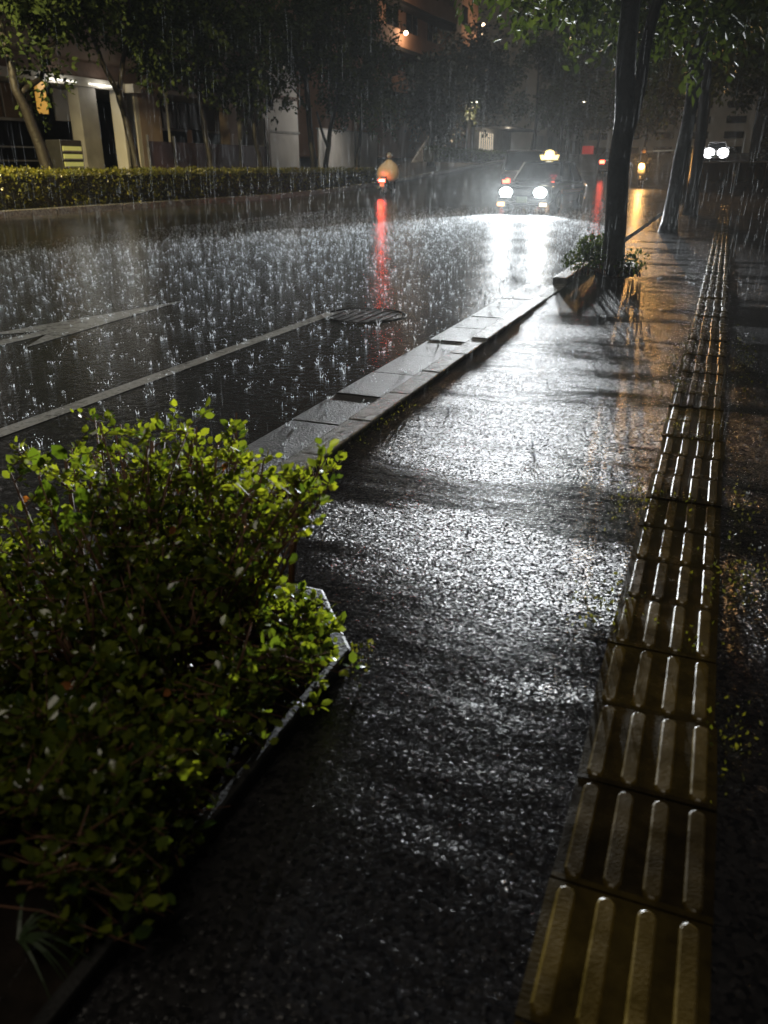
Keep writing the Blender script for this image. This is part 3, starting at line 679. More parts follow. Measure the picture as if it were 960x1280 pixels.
b5 = thing('pale_apartment_block', 'pale apartment block with white balcony bands far up the road', 'building', (-30, 165, gz(165)))
MB().box((-6, 0, 12), (12, 44, 24)).build('wall', M['pale'], b5)
for k in range(6):
    z = 3.4 + 3.4 * k
    bal = MB().box((.8, 0, z + .6), (1.6, 43, 1.2)).build('balcony', M['pale'], b5)
    for yy in (-16, -8, 0, 8, 16): MB().box((.02, yy, z + 2.2), (.08, 4.5, 1.9)).build('window', M['dglass'], b5)
for yy in (-20, -12, -4, 4, 12, 20): MB().box((1.2, yy, 1.7), (.7, .7, 3.4)).build('column', M['pale'], b5)
for (n_, lab, loc_, dims, m_) in (('dark_block', 'dark distant building closing the street on the right', (14, 120, gz(120)), (18, 30, 15), 'grey'),
                                   ('dark_block', 'dark distant building where the road ends', (-16, 232, gz(200)), (40, 8, 20), 'pale')):
    t = thing(n_, lab, 'building', loc_)
    MB().box((0, 0, dims[2] / 2), dims).build('wall', M[m_], t)
    for kz in range(4):
        for kx in range(5):
            MB().box((-dims[0] / 2 + dims[0] * (kx + .5) / 5, -dims[1] / 2 - .01, 2.5 + kz * 3.3), (dims[0] / 9, .08, 1.5)).build('window', M['dglass'], t)
    MB().box((0, 0, dims[2] + .2), (dims[0] + .4, dims[1] + .4, .4)).build('roof', M['dark'], t)

# ------------------------------------------------------------------ lamps of the place and one added
def point(name, locn, col, power, radius=.12, parent=None, spot=None, target=None, blend=.6):
    l = bpy.data.lights.new(name, 'SPOT' if spot else 'POINT'); l.energy = power; l.color = col; l.shadow_soft_size = radius
    if spot: l.spot_size = R(spot); l.spot_blend = blend
    o = bpy.data.objects.new(name, l); COL.objects.link(o); o.location = locn
    if target is not None: o.rotation_euler = (Vector(target) - Vector(locn)).to_track_quat('-Z', 'Y').to_euler()
    return o
def street_lamp(label, x, y, z, arm, pm='metal'):
    t = thing('street_lamp', label, 'street lamp', (x, y, gz(y) + .1), 0, 'street lamps')
    zz = z - gz(y) - .1
    MB().tube([(-arm, 0, 0), (-arm, 0, zz * .85), (-arm * .8, 0, zz * .98), (0, 0, zz + .12)], [.09, .07, .05, .04], 8).build('pole', M[pm], t, True)
    MB().box((.1, 0, zz + .11), (.6, .26, .12)).build('housing', M['metal'], t, bevel=.03)
    MB().box((.1, 0, zz + .03), (.44, .2, .06)).build('lantern', M['lampw'], t, bevel=.02)
    return t
street_lamp('grey street lamp standing at the far kerb beside the lit end of the hedge', -18.7, 9.6, 6.6, 1.2)
point('street_lamp_light', (-18.6, 9.6, 6.4), (1.0, .80, .38), 20000, .15, spot=50, target=(-19.4, 25, .8), blend=.8)
street_lamp('street lamp glowing through the leaves of the dark evergreen', -20.2, 70.6, 6.1, 1.3)
point('street_lamp_light', (-20.0, 70.5, 5.9), (1.0, .74, .46), 900, .2, spot=160, target=(-20, 71, 0))
street_lamp('street lamp on the far side beyond the shop, half hidden by hazy trees', -18.8, 118, 9.0, 1.4)
point('street_lamp_light', (-18.6, 118, 8.8), (1.0, .74, .45), 600, .2, spot=160, target=(-17, 118, 0))
def wall_lamp(label, x, y, z, power):
    t = thing('wall_lamp', label, 'wall lamp', (x, y, z), 0, 'wall lamps of the brown block')
    MB().box((-.12, 0, 0), (.3, .12, .12)).build('bracket', M['dmetal'], t)
    MB().ball((.12, 0, -.05), .17).build('globe', M['lampo'], t, True)
    point('wall_lamp_light', (x + .75, y, z - .1), (1.0, .70, .46), power * .6, .15)
wall_lamp('amber globe lamp on the near corner of the brown apartment block', -27.4, 73.8, 11.8, 420)
wall_lamp('amber globe lamp high above the dark evergreen on the brown block', -27.4, 98.2, 15.6, 300)
wall_lamp('amber globe lamp highest at the far corner of the brown block', -28.6, 101.6, 15.2, 150)
street_lamp('street lamp on the near side hidden among the kerbside crowns past the taxi', -2.8, 37.5, 6.6, -1.5, 'black')
point('street_lamp_light', (-2.9, 37.5, 6.3), (1.0, .62, .30), 700, .2, spot=150, target=(-4.5, 35, 0))
street_lamp('added street lamp between the panel wall and the street trees across the road', -22.6, 54, 5.8, .9)  # added lamp, lightens the cream building and the panel wall
point('street_lamp_light', (-22.5, 54, 5.5), (1.0, .93, .85), 420, .2, spot=165, target=(-24.0, 52, 0))
point('shop_light', (-25.5, 105, gz(100) + 2.6), (1.0, .85, .65), 90, .2)
# under-canopy tubes light the car port and the fascia
for yy in (22.3, 29.0, 31.8): point('canopy_tube_light', (F + .45, yy, 4.40), (1.0, .95, .85), 18, .4)

pl = thing('utility_pole', 'tall dark utility pole with a small lamp beside the pale apartment block', 'utility pole', (-13.3 - 5.6, 104, gz(104)))
MB().tube([(0, 0, 0), (0, 0, 13)], [.2, .14], 10).build('pole', M['dmetal'], pl, True)
MB().box((0, 0, 11.6), (1.8, .12, .12)).build('crossarm', M['dmetal'], pl)
MB().ball((.35, -.2, 11.9), .16).build('lamp', M['lampo'], pl, True)

# ------------------------------------------------------------------ vehicles
def sring(hw, z0, z1, y, n=20, e=5.0):
    zc = (z0 + z1) / 2; hz = (z1 - z0) / 2; out = []
    for k in range(n):
        t = 2 * math.pi * (k + .5) / n; c, s = math.cos(t), math.sin(t)
        out.append((hw * math.copysign(abs(c) ** (2 / e), c), y, zc + hz * math.copysign(abs(s) ** (2 / e), s)))
    return out
def car(name, label, cat, locn, rz, paint, secs, gh, head='off', tail='off', led=False, taxi=False, wheel_y=(-1.42, 1.35), W=.85, group=None):
    """local frame: the front is at -y; secs = (y, half width, z low, z high); gh = cabin (yb0, yb1, hwb, zb, yt0, yt1, hwt, zt)"""
    t = thing(name, label, cat, locn, rz, group)
    MB().rings([sring(s[1], s[2], s[3], s[0]) for s in secs]).build('body', paint, t, True)
    yb0, yb1, hb, zb, yt0, yt1, ht, zt = gh
    b = [(-hb, yb0, zb), (hb, yb0, zb), (hb, yb1, zb), (-hb, yb1, zb)]; u = [(-ht, yt0, zt), (ht, yt0, zt), (ht, yt1, zt), (-ht, yt1, zt)]
    # pillars, sills and roof
    mb = MB()
    def bar(p, q, r): mb.tube([p, q], r, 6)
    for k in range(4): bar(b[k], u[k], .035)
    ym = (yb0 + yb1) / 2 + .1; yu = (yt0 + yt1) / 2 + .05
    for s in (-1, 1): bar((s * hb, ym, zb), (s * ht, yu, zt), .04)
    mb.build('pillars', paint, t)
    MB().rings([[(p[0] * k, yu + (p[1] - yu) * k, z) for p in u] for k, z in ((1.04, zt - .02), (1.03, zt + .015), (.92, zt + .045), (.6, zt + .055))]).build('roof', paint, t, bevel=.015)
    ws = MB().plate([b[0], b[1], u[1], u[0]], .006, .05).build('windscreen', M['glass'], t)
    for s in (-.32, .25):
        MB().tube([(s, yb0 - .02, zb + .02), (s + .3, yb0 + (yt0 - yb0) * .35 - .02, zb + (zt - zb) * .38)], .008, 5).build('wiper', M['black'], ws)
    MB().plate([b[2], b[3], u[3], u[2]], .006, .06).build('rear_window', M['dglass'], t)
    for s in (-1, 1):
        for (ya, yb, yc, yd) in ((yb0 + .06, ym - .04, yu - .04, yt0 + .05), (ym + .04, yb1 - .08, yt1 - .06, yu + .04)):
            MB().plate([(s * hb, ya, zb + .03), (s * hb, yb, zb + .03), (s * ht, yc, zt - .04), (s * ht, yd, zt - .04)], .006, .03).build('side_window', M['glass'], t)
        for wy in wheel_y:
            wh = MB().tube([(s * (W - .2), wy, .31), (s * (W + .012), wy, .31)], .31, 20).build('wheel', M['black'], t, bevel=.02)
            MB().tube([(s * (W - .02), wy, .31), (s * (W + .022), wy, .31)], [.2, .18], 14).build('rim', M['chrome'], wh)
        mir = MB().box((s * (W + .04), yb0 - .15 if not taxi else yb0 - .62, zb + .10), (.17, .09, .12)).build('mirror', M['chrome'] if taxi else paint, t, bevel=.02)
    f0, r0 = secs[0][0], secs[-1][0]
    hwf = secs[0][1]
    for s in (-1, 1):
        lens = (.42, .06, .36) if head == 'far' else (.215, .05, .145)
        hl = MB().ball((s * (hwf - .21), f0 - .005, .60), lens, 20, 12).build('headlight', M['head'] if head == 'on' else (M['head2'] if head == 'far' else M['lampglass']), t, True)
        MB().box((s * (hwf - .21), f0 + .01, .60), (.44, .06, .27)).build('bezel', M['chrome'], hl)
        if tail != 'off' or head == 'off':
            MB().box((s * (secs[-1][1] - .17), r0 + .006, .74), (.28, .06, .17)).build('tail_lamp', {'dim': M['ltail'], 'far': M['taild']}.get(tail, M['redpanel']), t, bevel=.02)
    MB().box((0, f0 - .03, .39), (2 * hwf + .06, .16, .17)).build('bumper', M['chrome'] if taxi else paint, t, bevel=.05)
    MB().box((0, r0 + .02, .40), (2 * secs[-1][1] + .04, .14, .18)).build('rear_bumper', paint, t, bevel=.05)
    g = MB()
    for k in range(5): g.box((0, f0 - .02, .535 + k * .033), (2 * (hwf - .44), .04, .014))
    g.build('grille', M['chrome'], t)
    MB().box((0, f0 - .115, .39), (.33, .012, .16)).build('number_plate', M['plate'], t)
    MB().box((0, r0 + .10, .52), (.33, .012, .16)).build('rear_number_plate', M['plate'], t)
    # seats seen through the glass
    for s in (-.36, .36):
        st = MB().box((s, yb0 + 1.15, .75), (.48, .5, .2)).build('seat', M['seat'], t, bevel=.05)
        MB().box((s, yb0 + 1.42, 1.02), (.46, .14, .5), 0, -.2).build('seat_back', M['seat'], st, bevel=.05)
        MB().box((s, yb0 + 1.48, zt - .16), (.22, .1, .17)).build('headrest', M['white'], st, bevel=.04)
    MB().box((0, yb1 - .55, .95), (1.2, .18, .5)).build('rear_seat', M['seat'], t, bevel=.05)
    MB().box((0, yb0 + .45, zb - .02), (1.3, .4, .14)).build('dashboard', M['black'], t, bevel=.04)
    return t
SEDAN = [(-2.35, .74, .30, .68), (-2.30, .80, .24, .745), (-2.0, .835, .2, .80), (-1.2, .85, .19, .87), (-.9, .85, .19, .90), (1.5, .85, .19, .93), (2.15, .83, .2, .90), (2.32, .79, .26, .86), (2.36, .72, .32, .80)]
CAB = (-1.02, 1.62, .765, .89, -.45, 1.02, .60, 1.42)
TX, TY = -5.43, 27.85
taxi = car('taxi', 'black taxi sedan driving towards the camera with blazing headlights and a yellow roof sign', 'taxi', (TX, TY, -.022), R(-5), M['taxi'], SEDAN, CAB, head='on', tail='off', taxi=True)
for s, m in ((-1, 'fog'), (1, 'fogw')):
    MB().box((s * .66, -2.41, .26), (.22, .06, .10)).build('fog_lamp', M[m], taxi, bevel=.02)
for s in (-1, 1):
    MB().box((s * .853, .2, .60), (.012, 2.6, .10)).build('side_stripe', M['stripe'], taxi)
    MB().box((s * .86, .05, .78), (.03, .2, .035)).build('door_handle', M['chrome'], taxi)
rs = MB().prism([(-.24, 0), (.24, 0), (.30, .15), (.15, .13), (.11, .26), (0, .30), (-.11, .26), (-.15, .13), (-.30, .15)], 1, -.10, .10).build('roof_sign', M['sign'], taxi, bevel=.02)
rs.location = (.06, .0, 1.50)
MB().prism([(-.08, .05), (.08, .05), (.08, .2), (0, .24), (-.08, .2)], 1, -.107, .107).build('sign_core', M['signw'], rs)
MB().box((0, 0, -.02), (.52, .24, .045)).build('base', M['black'], rs)
led = MB().box((.42, -.62, 1.00), (.24, .03, .2)).build('display_box', M['black'], taxi)
for dx in (-.06, .06): MB().box((.42 + dx, -.645, 1.045), (.075, .02, .06)).build('red_light', M['led'], led)
MB().box((.42, -.645, .95), (.1, .02, .08)).build('red_light', M['ltail'], led)
for s in (-1, 1):
    p = Vector((TX - .22 + s * .55, TY - 2.52 + s * .05, .58))
    point('headlight_beam', p, (.92, .97, 1.0), 40000 if s < 0 else 42000, .075, spot=56, target=(-3.9 + s * .5, 9.0, -3.0), blend=.5)

# the car with glaring headlights further along, on the footway side
gcar = car('far_car', 'distant car facing the camera with two glaring white headlights', 'car', (-1.15, 78.3, gz(76)), 0, M['silver'], SEDAN, CAB, head='far')
for s in (-1, 1): point('headlight_beam', (-1.15 + s * .55, 75.75, gz(76) + .62), (.95, .97, 1), 250, .12, spot=26, target=(s * .3, 0, 1.2), blend=.9)
car('far_car', 'distant dark car driving away with a red tail lamp left of the big trunk', 'car', (-6.9, 53.0, gz(53)), math.pi + math.pi, M['taxi'], [(-y_, w_, a_, b_) for (y_, w_, a_, b_) in SEDAN][::-1], (-1.62, 1.02, .765, .89, -1.02, .45, .60, 1.42), head='off', tail='far') if False else None
dc = car('far_car', 'distant dark car driving away with red tail lamps left of the big trunk', 'car', (-6.6, 56.0, gz(56)), math.pi, M['taxi'], SEDAN, CAB, tail='far')
VAN = [(-2.2, .74, .3, .8), (-2.1, .80, .22, 1.0), (-1.5, .84, .2, 1.12), (1.9, .85, .2, 1.12), (2.15, .84, .22, 1.12), (2.2, .80, .3, 1.05)]
car('minivan', 'pale minivan driving away behind the taxi with a red tail lamp', 'minivan', (-7.45, 35.6, gz(35)), math.pi, M['vanp'], VAN, (-1.45, 2.12, .80, 1.08, -.75, 1.95, .70, 1.80), tail='dim', W=.85)

# oncoming motorcycle with an amber headlamp
def wheel(t, y, r, w=.1):
    o = MB().tube([(-w / 2, y, r), (w / 2, y, r)], r, 20).build('wheel', M['black'], t, bevel=.02)
    MB().tube([(-w / 2 - .01, y, r), (w / 2 + .01, y, r)], r * .6, 14).build('rim', M['chrome'], o); return o
def person_mesh(name, joints, edges, radii, m, parent):
    me = bpy.data.meshes.new(name); me.from_pydata(joints, edges, [])
    o = bpy.data.objects.new(name, me); COL.objects.link(o)
    sk = o.modifiers.new('skin', 'SKIN')
    for i, r in enumerate(radii): me.skin_vertices[0].data[i].radius = (r, r)
    me.skin_vertices[0].data[0].use_root = True
    ss = o.modifiers.new('sub', 'SUBSURF'); ss.levels = 1; ss.render_levels = 1
    dg = bpy.context.evaluated_depsgraph_get(); em = bpy.data.meshes.new_from_object(o.evaluated_get(dg))
    o.modifiers.clear(); o.data = em; em.name = name; em.materials.clear(); em.materials.append(m)
    em.polygons.foreach_set('use_smooth', [True] * len(em.polygons))
    if parent: o.parent = parent
    return o
def rider(label, locn, rz, coat_mat, helmet_mat, billow):
    """seated on a scooter; front at -y; origin on the ground under the saddle"""
    J = [(0, .12, .82), (0, .10, 1.05), (0, .04, 1.28), (0, 0, 1.42), (0, -.03, 1.52), (0, -.05, 1.66),
         (-.18, .02, 1.36), (-.26, -.20, 1.16), (-.28, -.46, 1.08), (.18, .02, 1.36), (.26, -.20, 1.16), (.28, -.46, 1.08),
         (-.11, .10, .80), (-.20, -.30, .74), (-.17, -.26, .34), (-.17, -.38, .31), (.11, .10, .80), (.20, -.30, .74), (.17, -.26, .34), (.17, -.38, .31)]
    E_ = [(0, 1), (1, 2), (2, 3), (3, 4), (4, 5), (2, 6), (6, 7), (7, 8), (2, 9), (9, 10), (10, 11), (0, 12), (12, 13), (13, 14), (14, 15), (0, 16), (16, 17), (17, 18), (18, 19)]
    Rr = [.15, .14, .16, .08, .055, .095, .07, .05, .04, .07, .05, .04, .10, .075, .05, .04, .10, .075, .05, .04]
    t = thing('person', label, 'person', locn, rz)
    person_mesh('figure', J, E_, Rr, M['trouser'], t)
    h = MB(); h.ball((0, -.04, 1.70), (.135, .155, .14), 16, 10); h.build('helmet', helmet_mat, t, True)
    MB().ball((0, -.10, 1.655), (.11, .115, .115), 12, 8).build('face', M['skin'], t, True)
    rings_ = []
    for (z, w, d, yo) in ((.62, .30, .26, .16), (.74, .44 * billow, .36, .16), (.95, .50 * billow, .42, .14), (1.15, .46 * billow, .36, .10), (1.32, .36 * billow, .26, .05), (1.45, .20, .17, .0), (1.54, .10, .11, -.02)):
        rings_.append([((w + .02 * mn.noise(Vector((k * .8, z * 5, 0)))) * math.cos(2 * math.pi * k / 20), yo + d * math.sin(2 * math.pi * k / 20), z) for k in range(20)])
    MB().rings(rings_).build('raincoat', coat_mat, t, True)
    return t
def scooter(name, label, cat, locn, rz, headm=None, tailm=None):
    t = thing(name, label, cat, locn, rz)
    wheel(t, -.62, .25); wheel(t, .58, .25)
    b = MB(); b.rings([sring(.15, .40, .62, .0, 14, 3), sring(.19, .36, .74, .35, 14, 3), sring(.17, .45, .76, .72, 14, 3), sring(.10, .56, .74, .86, 14, 3)]); b.build('body', M['taxi'], t, True)
    MB().box((0, -.16, .30), (.34, .5, .07)).build('footboard', M['dmetal'], t, bevel=.02)
    MB().rings([sring(.19, .30, .62, -.42, 14, 3), sring(.21, .62, .98, -.48, 14, 3), sring(.12, .9, 1.05, -.52, 14, 3)]).build('front_shield', M['silver'], t, True)
    MB().box((0, .33, .78), (.3, .66, .10)).build('saddle', M['black'], t, bevel=.04)
    MB().tube([(-.34, -.42, 1.08), (-.1, -.5, 1.06), (.1, -.5, 1.06), (.34, -.42, 1.08)], .018, 8).build('handlebar', M['dmetal'], t)
    for s in (-1, 1):
        MB().tube([(s * .3, -.44, 1.08), (s * .36, -.46, 1.24)], .008, 6).build('mirror_stem', M['dmetal'], t)
        MB().box((s * .37, -.45, 1.28), (.13, .03, .09)).build('mirror', M['metal'], t, bevel=.015)
    MB().tube([(.2, .2, .3), (.2, .85, .36)], .045, 8).build('exhaust', M['chrome'], t)
    if headm: MB().tube([(0, -.60, .93), (0, -.66, .93)], [.14, .12], 16).build('headlight', headm, t)
    if tailm:
        tl = MB().box((0, .88, .66), (.30, .06, .12)).build('tail_lamp', tailm, t, bevel=.02)
        MB().box((0, .90, .665), (.16, .05, .07)).build('brake_lamp', M['tailw'], tl)
        MB().box((0, .87, .47), (.2, .02, .14)).build('number_plate', M['plate'], t)
    return t
scooter('scooter', 'scooter riding away up the road with a bright red tail lamp', 'scooter', (-14.62, 37.4, gz(37) - .022), math.pi + .02, None, M['tail'])
rider('scooter rider seen from behind in a billowing pale beige raincoat and grey helmet', (-14.55, 37.3, gz(37) - .022), math.pi + .02, M['coat'], M['helmet'], 1.06)
point('tail_lamp_light', (-14.62, 36.35, gz(37) + .62), (1.0, .06, .03), 14, .1)
scooter('motorcycle', 'oncoming motorcycle with a glowing amber headlamp right of the big trunk', 'motorcycle', (-4.15, 46.7, gz(46.7) - .022), 0, M['orange'])
rider('dark clothed rider on the oncoming motorcycle with the amber headlamp', (-4.15, 46.7, gz(46.7) - .022), 0, M['trouser'], M['taxi'], .75)
point('headlight_beam', (-4.15, 45.95, gz(46) + .92), (1.0, .52, .16), 9000, .09, spot=80, target=(-2.2, 14, .2), blend=.9)

# red box sign and other small things up the road
t = thing('lit_sign', 'small red lit box sign standing far up the road beyond the taxi', 'sign', (-19.0, 126.5, gz(126)))
MB().tube([(0, 0, 0), (0, 0, .5)], .06, 8).build('post', M['dmetal'], t)
MB().box((0, 0, .9), (1.6, .25, 1.1)).build('box', M['redsign'], t, bevel=.03)
gr = thing('guard_rail', 'pale guard rail catching light far up the right side of the road', 'guard rail', (-6.2, 84, gz(84)))
MB().tube([(-1.6, 0, .45), (0, .2, .55), (1.7, .1, .6)], .06, 8).build('rail', M['whitep'], gr, True)
for xx in (-1.5, 0, 1.6): MB().tube([(xx, .1, 0), (xx, .1, .52)], .05, 8).build('post', M['whitep'], gr)
lw = thing('low_wall', 'low dark concrete wall widened across the far sidewalk to block headlight reflections', 'wall', (2.4, 52, gz(52)))  # widened leftwards to keep the far headlights' reflection off the wet sidewalk
MB().box((0, 0, .43), (8.4, .3, .90)).build('masonry', M['edging'], lw); MB().box((0, 0, .90), (8.5, .4, .06)).build('coping', M['grey'], lw)
bl = thing('bollard', 'short pale bollard left of the low concrete wall', 'bollard', (.32, 45, gz(45)))
MB().tube([(0, 0, 0), (0, 0, .7), (0, 0, .78)], [.07, .07, .04], 12).build('post', M['metal'], bl, True)
MB().tube([(0, 0, .55), (0, 0, .64)], .074, 12).build('band', M['whitep'], bl)
make_tree('small_tree', 'small round-headed dark tree standing at the low wall on the right', (1.75, 46, gz(46)), [([(1.75, 46, gz(46)), (1.75, 46, 1.9)], .10, .07)],
          [((1.9, 46, 2.0), .6), ((2.4, 46, 2.2), .7), ((1.6, 46, 1.9), .35), ((2.6, 46, 3.0), .9)], 1200, .13, None, 'dtree')
RGTW = thing('side_wall', 'long dark garden wall along the right side of the sidewalk', 'wall', (5.2, 18, 0))
MB().box((0, 0, .9), (.25, 50, 1.8)).build('masonry', M['dark'], RGTW); MB().box((0, 0, 1.83), (.36, 50.2, .07)).build('coping', M['dark'], RGTW)

# ------------------------------------------------------------------ planter with the shrub under the big tree
pk = MB()
pk.box((-1.66, 9.80 + .45, .01), (.17, .9, .14)); pk.box((-1.66, 10.72 + .45, .01), (.17, .9, .14)); pk.box((-1.66, 11.64 + .45, .01), (.17, .9, .14))
pk.box((-1.66, 12.56 + .45, .01), (.17, .9, .14));
o = pk.build('planter_edging', M['kerb'], bevel=.014); tag(o, 'concrete edging blocks on the road side of the shrub under the big tree', 'planter')
MB().ball((-1.2, 11.6, -.03), (.34, 1.3, .06), 24, 8).build('soil', M['soil'], o, True)

def shrub(name, label, clumps, n, size, base, m='bush', stems=10):
    t = thing(name, label, 'shrub', base); b = np.array(base)
    mb = MB()
    for k in range(stems):
        c, r = clumps[k % len(clumps)]; e = Vector(c) - Vector(base) + Vector(rdir(1)[0]) * r * .6
        s = Vector((random.uniform(-.2, .2), random.uniform(-.2, .2), .0)); mb.tube([s, s.lerp(e, .5) + Vector((0, 0, .05)), e], [.012, .009, .004], 5)
    mb.build('stems', M['twig'], t)
    C = np.array([c for c, r in clumps]) - b; Rr = np.array([r for c, r in clumps]); i = RNG.choice(len(C), n, p=Rr ** 2 / (Rr ** 2).sum())
    P = C[i] + rdir(n) * (Rr[i] * RNG.random(n) ** .4)[:, None]; P[:, 2] = np.maximum(P[:, 2], .02)
    leaves('foliage', M[m], P, rdir(n, .4), rdir(n, .9), size * RNG.uniform(.6, 1.3, n), np.clip(RNG.normal(.45, .28, n), 0, 1), LEAF_OVAL, t)
    return t
shrub('shrub', 'low leafy shrub at the foot of the big kerbside tree', [((-1.47, 10.5, .36), .17), ((-1.6, 10.3, .22), .13), ((-1.36, 10.4, .26), .14), ((-1.5, 10.9, .34), .18), ((-1.42, 11.6, .26), .2)], 1300, .042, (-1.4, 10.6, .04), 'tree')
shrub('shrub', 'small sparse shrub on the sidewalk side of the big kerbside tree', [((-.98, 10.4, .16), .14), ((-.9, 10.8, .2), .16)], 240, .042, (-.95, 10.6, .02), 'tree', stems=5)

# ------------------------------------------------------------------ near bush and its planter
pl_ = [(-1.54, .2), (-.80, .2), (-.78, 1.72), (-1.0, 2.0), (-1.54, 2.02)]
def inset(p, d):
    c = Vector((sum(a for a, _ in p) / len(p), sum(b for _, b in p) / len(p)))
    return [tuple(c + (Vector(q) - c) * (1 - d)) for q in p]
mb = MB(); inn = inset(pl_, .09)
n = len(pl_)
vs = [(x_, y_, -.05) for x_, y_ in pl_] + [(x_, y_, .045) for x_, y_ in pl_] + [(x_, y_, .045) for x_, y_ in inn] + [(x_, y_, -.05) for x_, y_ in inn]
fs = []
for i in range(n):
    j = (i + 1) % n
    for a in range(3): fs.append((a * n + i, a * n + j, (a + 1) * n + j, (a + 1) * n + i))
    fs.append((3 * n + i, 3 * n + j, j, i))
mb.add(vs, fs)
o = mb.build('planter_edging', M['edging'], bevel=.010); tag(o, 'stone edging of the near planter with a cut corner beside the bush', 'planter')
MB().prism([(x_, y_) for x_, y_ in inset(pl_, .095)], 2, -.04, .03).build('soil', M['soil'], o)

bush = thing('azalea_bush', 'big wet foreground bush with small glossy leaves and clipped brown stems', 'bush', (-1.2, 1.3, .05))
B0 = Vector((-1.2, 1.3, .05))
def top_h(x, y):
    h = .24 + .27 * max(0, min(1, (y - .95) / .85)) ** 1.1 + .05 * mn.noise(Vector((x * 4, y * 4, 0)))
    return h
stems = []; LP = []; LT = []; LV = []; LS = []
tw = MB()
def add_leaves_along(p, q, n, spread, v0, s0=.027):
    d = (q - p)
    for k in range(n):
        u = random.random() ** .8; c = p.lerp(q, u)
        o_ = Vector(rdir(1)[0]); o_.z = o_.z * .6 + .25
        LP.append(c + o_ * random.uniform(.0, spread)); LT.append(o_ + d.normalized() * .5)
        LV.append(min(1, max(0, random.gauss(v0, .25)))); LS.append(s0 * random.uniform(.55, 1.35))
for k in range(580):
    x_ = random.uniform(-1.78, -.84); y_ = random.uniform(.64, 2.02)
    if y_ < 1.25 and x_ > -.82 + .07 * math.sin(y_ * 9): continue
    if y_ > 1.75 and x_ > -1.0 + (y_ - 1.75) * -.4: continue
    if x_ < -1.6 and y_ > 1.2 and random.random() < .5: continue
    if mn.noise(Vector((x_ * 5.5, y_ * 5.5, 3.0))) < -.12 and random.random() < .8: continue
    h = top_h(x_, y_) * random.uniform(.6, 1.1)
    base_ = Vector((x_ * .55 - .54 + random.uniform(-.1, .1), y_ * .6 + .52 + random.uniform(-.1, .1), .04))
    tip = Vector((x_, y_, .04 + h)); mid = base_.lerp(tip, .55) + Vector((random.uniform(-.03, .03), random.uniform(-.03, .03), .02))
    tw.tube([base_ - B0, mid - B0, tip - B0], [.0055, .004, .0022], 5)
    for j in range(random.randint(3, 5)):
        u = random.uniform(.35, 1.0); s = base_.lerp(tip, u); e = s + Vector((random.uniform(-.09, .09), random.uniform(-.09, .09), random.uniform(.0, .08)))
        tw.tube([s - B0, e - B0], [.0022, .0012], 4, False)
        add_leaves_along(s - B0, e - B0, 10, .03, .2 + .5 * random.random())
# thick clipped stems that stick up through the top
for (x_, y_, z_, r_) in ((-1.30, 2.0, .55, .009), (-1.22, 1.98, .54, .012), (-1.45, 2.02, .56, .009), (-1.06, 1.97, .50, .011), (-1.58, 1.98, .55, .007), (-1.92, 1.95, .44, .008), (-1.72, 1.9, .5, .006), (-1.12, 1.85, .40, .009), (-1.38, 1.9, .50, .007)):
    tip = Vector((x_, y_, z_ - random.uniform(.03, .08))); base_ = Vector((x_ + random.uniform(-.05, .1), y_ - .15, .04))
    tw.tube([base_ - B0, base_.lerp(tip, .5) - B0 + Vector((random.uniform(-.02, .02), 0, .02)), tip - B0], [r_, r_ * .9, r_ * .85], 7)
    for j in range(4):
        s = base_.lerp(tip, random.uniform(.5, .97)); e = s + Vector((random.uniform(-.1, .1), random.uniform(-.06, .06), random.uniform(.01, .07)))
        tw.tube([s - B0, e - B0], [.0028, .0014], 4, False); add_leaves_along(s - B0, e - B0, 10, .025, .6)
# the spray reaching out to the right and the sparse ones on the left
for (a, b_, n_) in (((-1.25, 1.9, .30), (-.95, 1.98, .46), 26), ((-1.15, 1.92, .33), (-1.02, 1.96, .44), 16), ((-1.2, 1.88, .26), (-1.0, 1.95, .33), 16), ((-1.12, 1.9, .34), (-.98, 1.99, .41), 16),
                    ((-1.7, 1.8, .3), (-2.12, 1.94, .38), 14), ((-1.9, 1.9, .34), (-2.2, 1.98, .385), 10), ((-1.62, 1.55, .18), (-2.0, 1.62, .2), 16), ((-1.6, 1.4, .12), (-1.85, 1.5, .14), 14),
                    ((-1.05, 1.15, .06), (-.80, 1.02, .07), 9), ((-.95, 1.3, .06), (-.77, 1.22, .09), 7)):
    a, b_ = Vector(a), Vector(b_)
    tw.tube([a - B0, a.lerp(b_, .5) - B0 + Vector((0, 0, .012)), b_ - B0], [.004, .003, .0015], 5)
    for j in range(n_ // 2):
        s = a.lerp(b_, random.uniform(.25, 1)); e = s + Vector((random.uniform(-.05, .05), random.uniform(-.04, .04), random.uniform(.0, .05)))
        tw.tube([s - B0, e - B0], [.0018, .001], 4, False); add_leaves_along(s - B0, e - B0, 5, .02, .65)
for k in range(170):
    y_ = random.uniform(.72, 1.75); a = Vector((random.uniform(-1.15, -.95), y_ + random.uniform(-.1, .1), .12)); b_ = Vector((random.uniform(-.98, -.82) + (.085 if y_ < 1.5 else 0) - .05 * math.sin(y_ * 7), y_, random.uniform(.02, .22)))
    tw.tube([a - B0, a.lerp(b_, .5) - B0 + Vector((0, 0, .03)), b_ - B0], [.003, .002, .0012], 4)
    for j in range(3):
        s = a.lerp(b_, random.uniform(.4, 1)); e = s + Vector((random.uniform(-.06, .06), random.uniform(-.06, .06), random.uniform(-.02, .05)))
        tw.tube([s - B0, e - B0], [.0018, .001], 4, False); add_leaves_along(s - B0, e - B0, 7, .025, .2 + .4 * random.random())
tw.build('branches', M['twig'], bush, True)
leaves('foliage', M['bush'], LP, LT, rdir(len(LP), 1.0), np.array(LS), np.array(LV), LEAF_OVAL, bush)
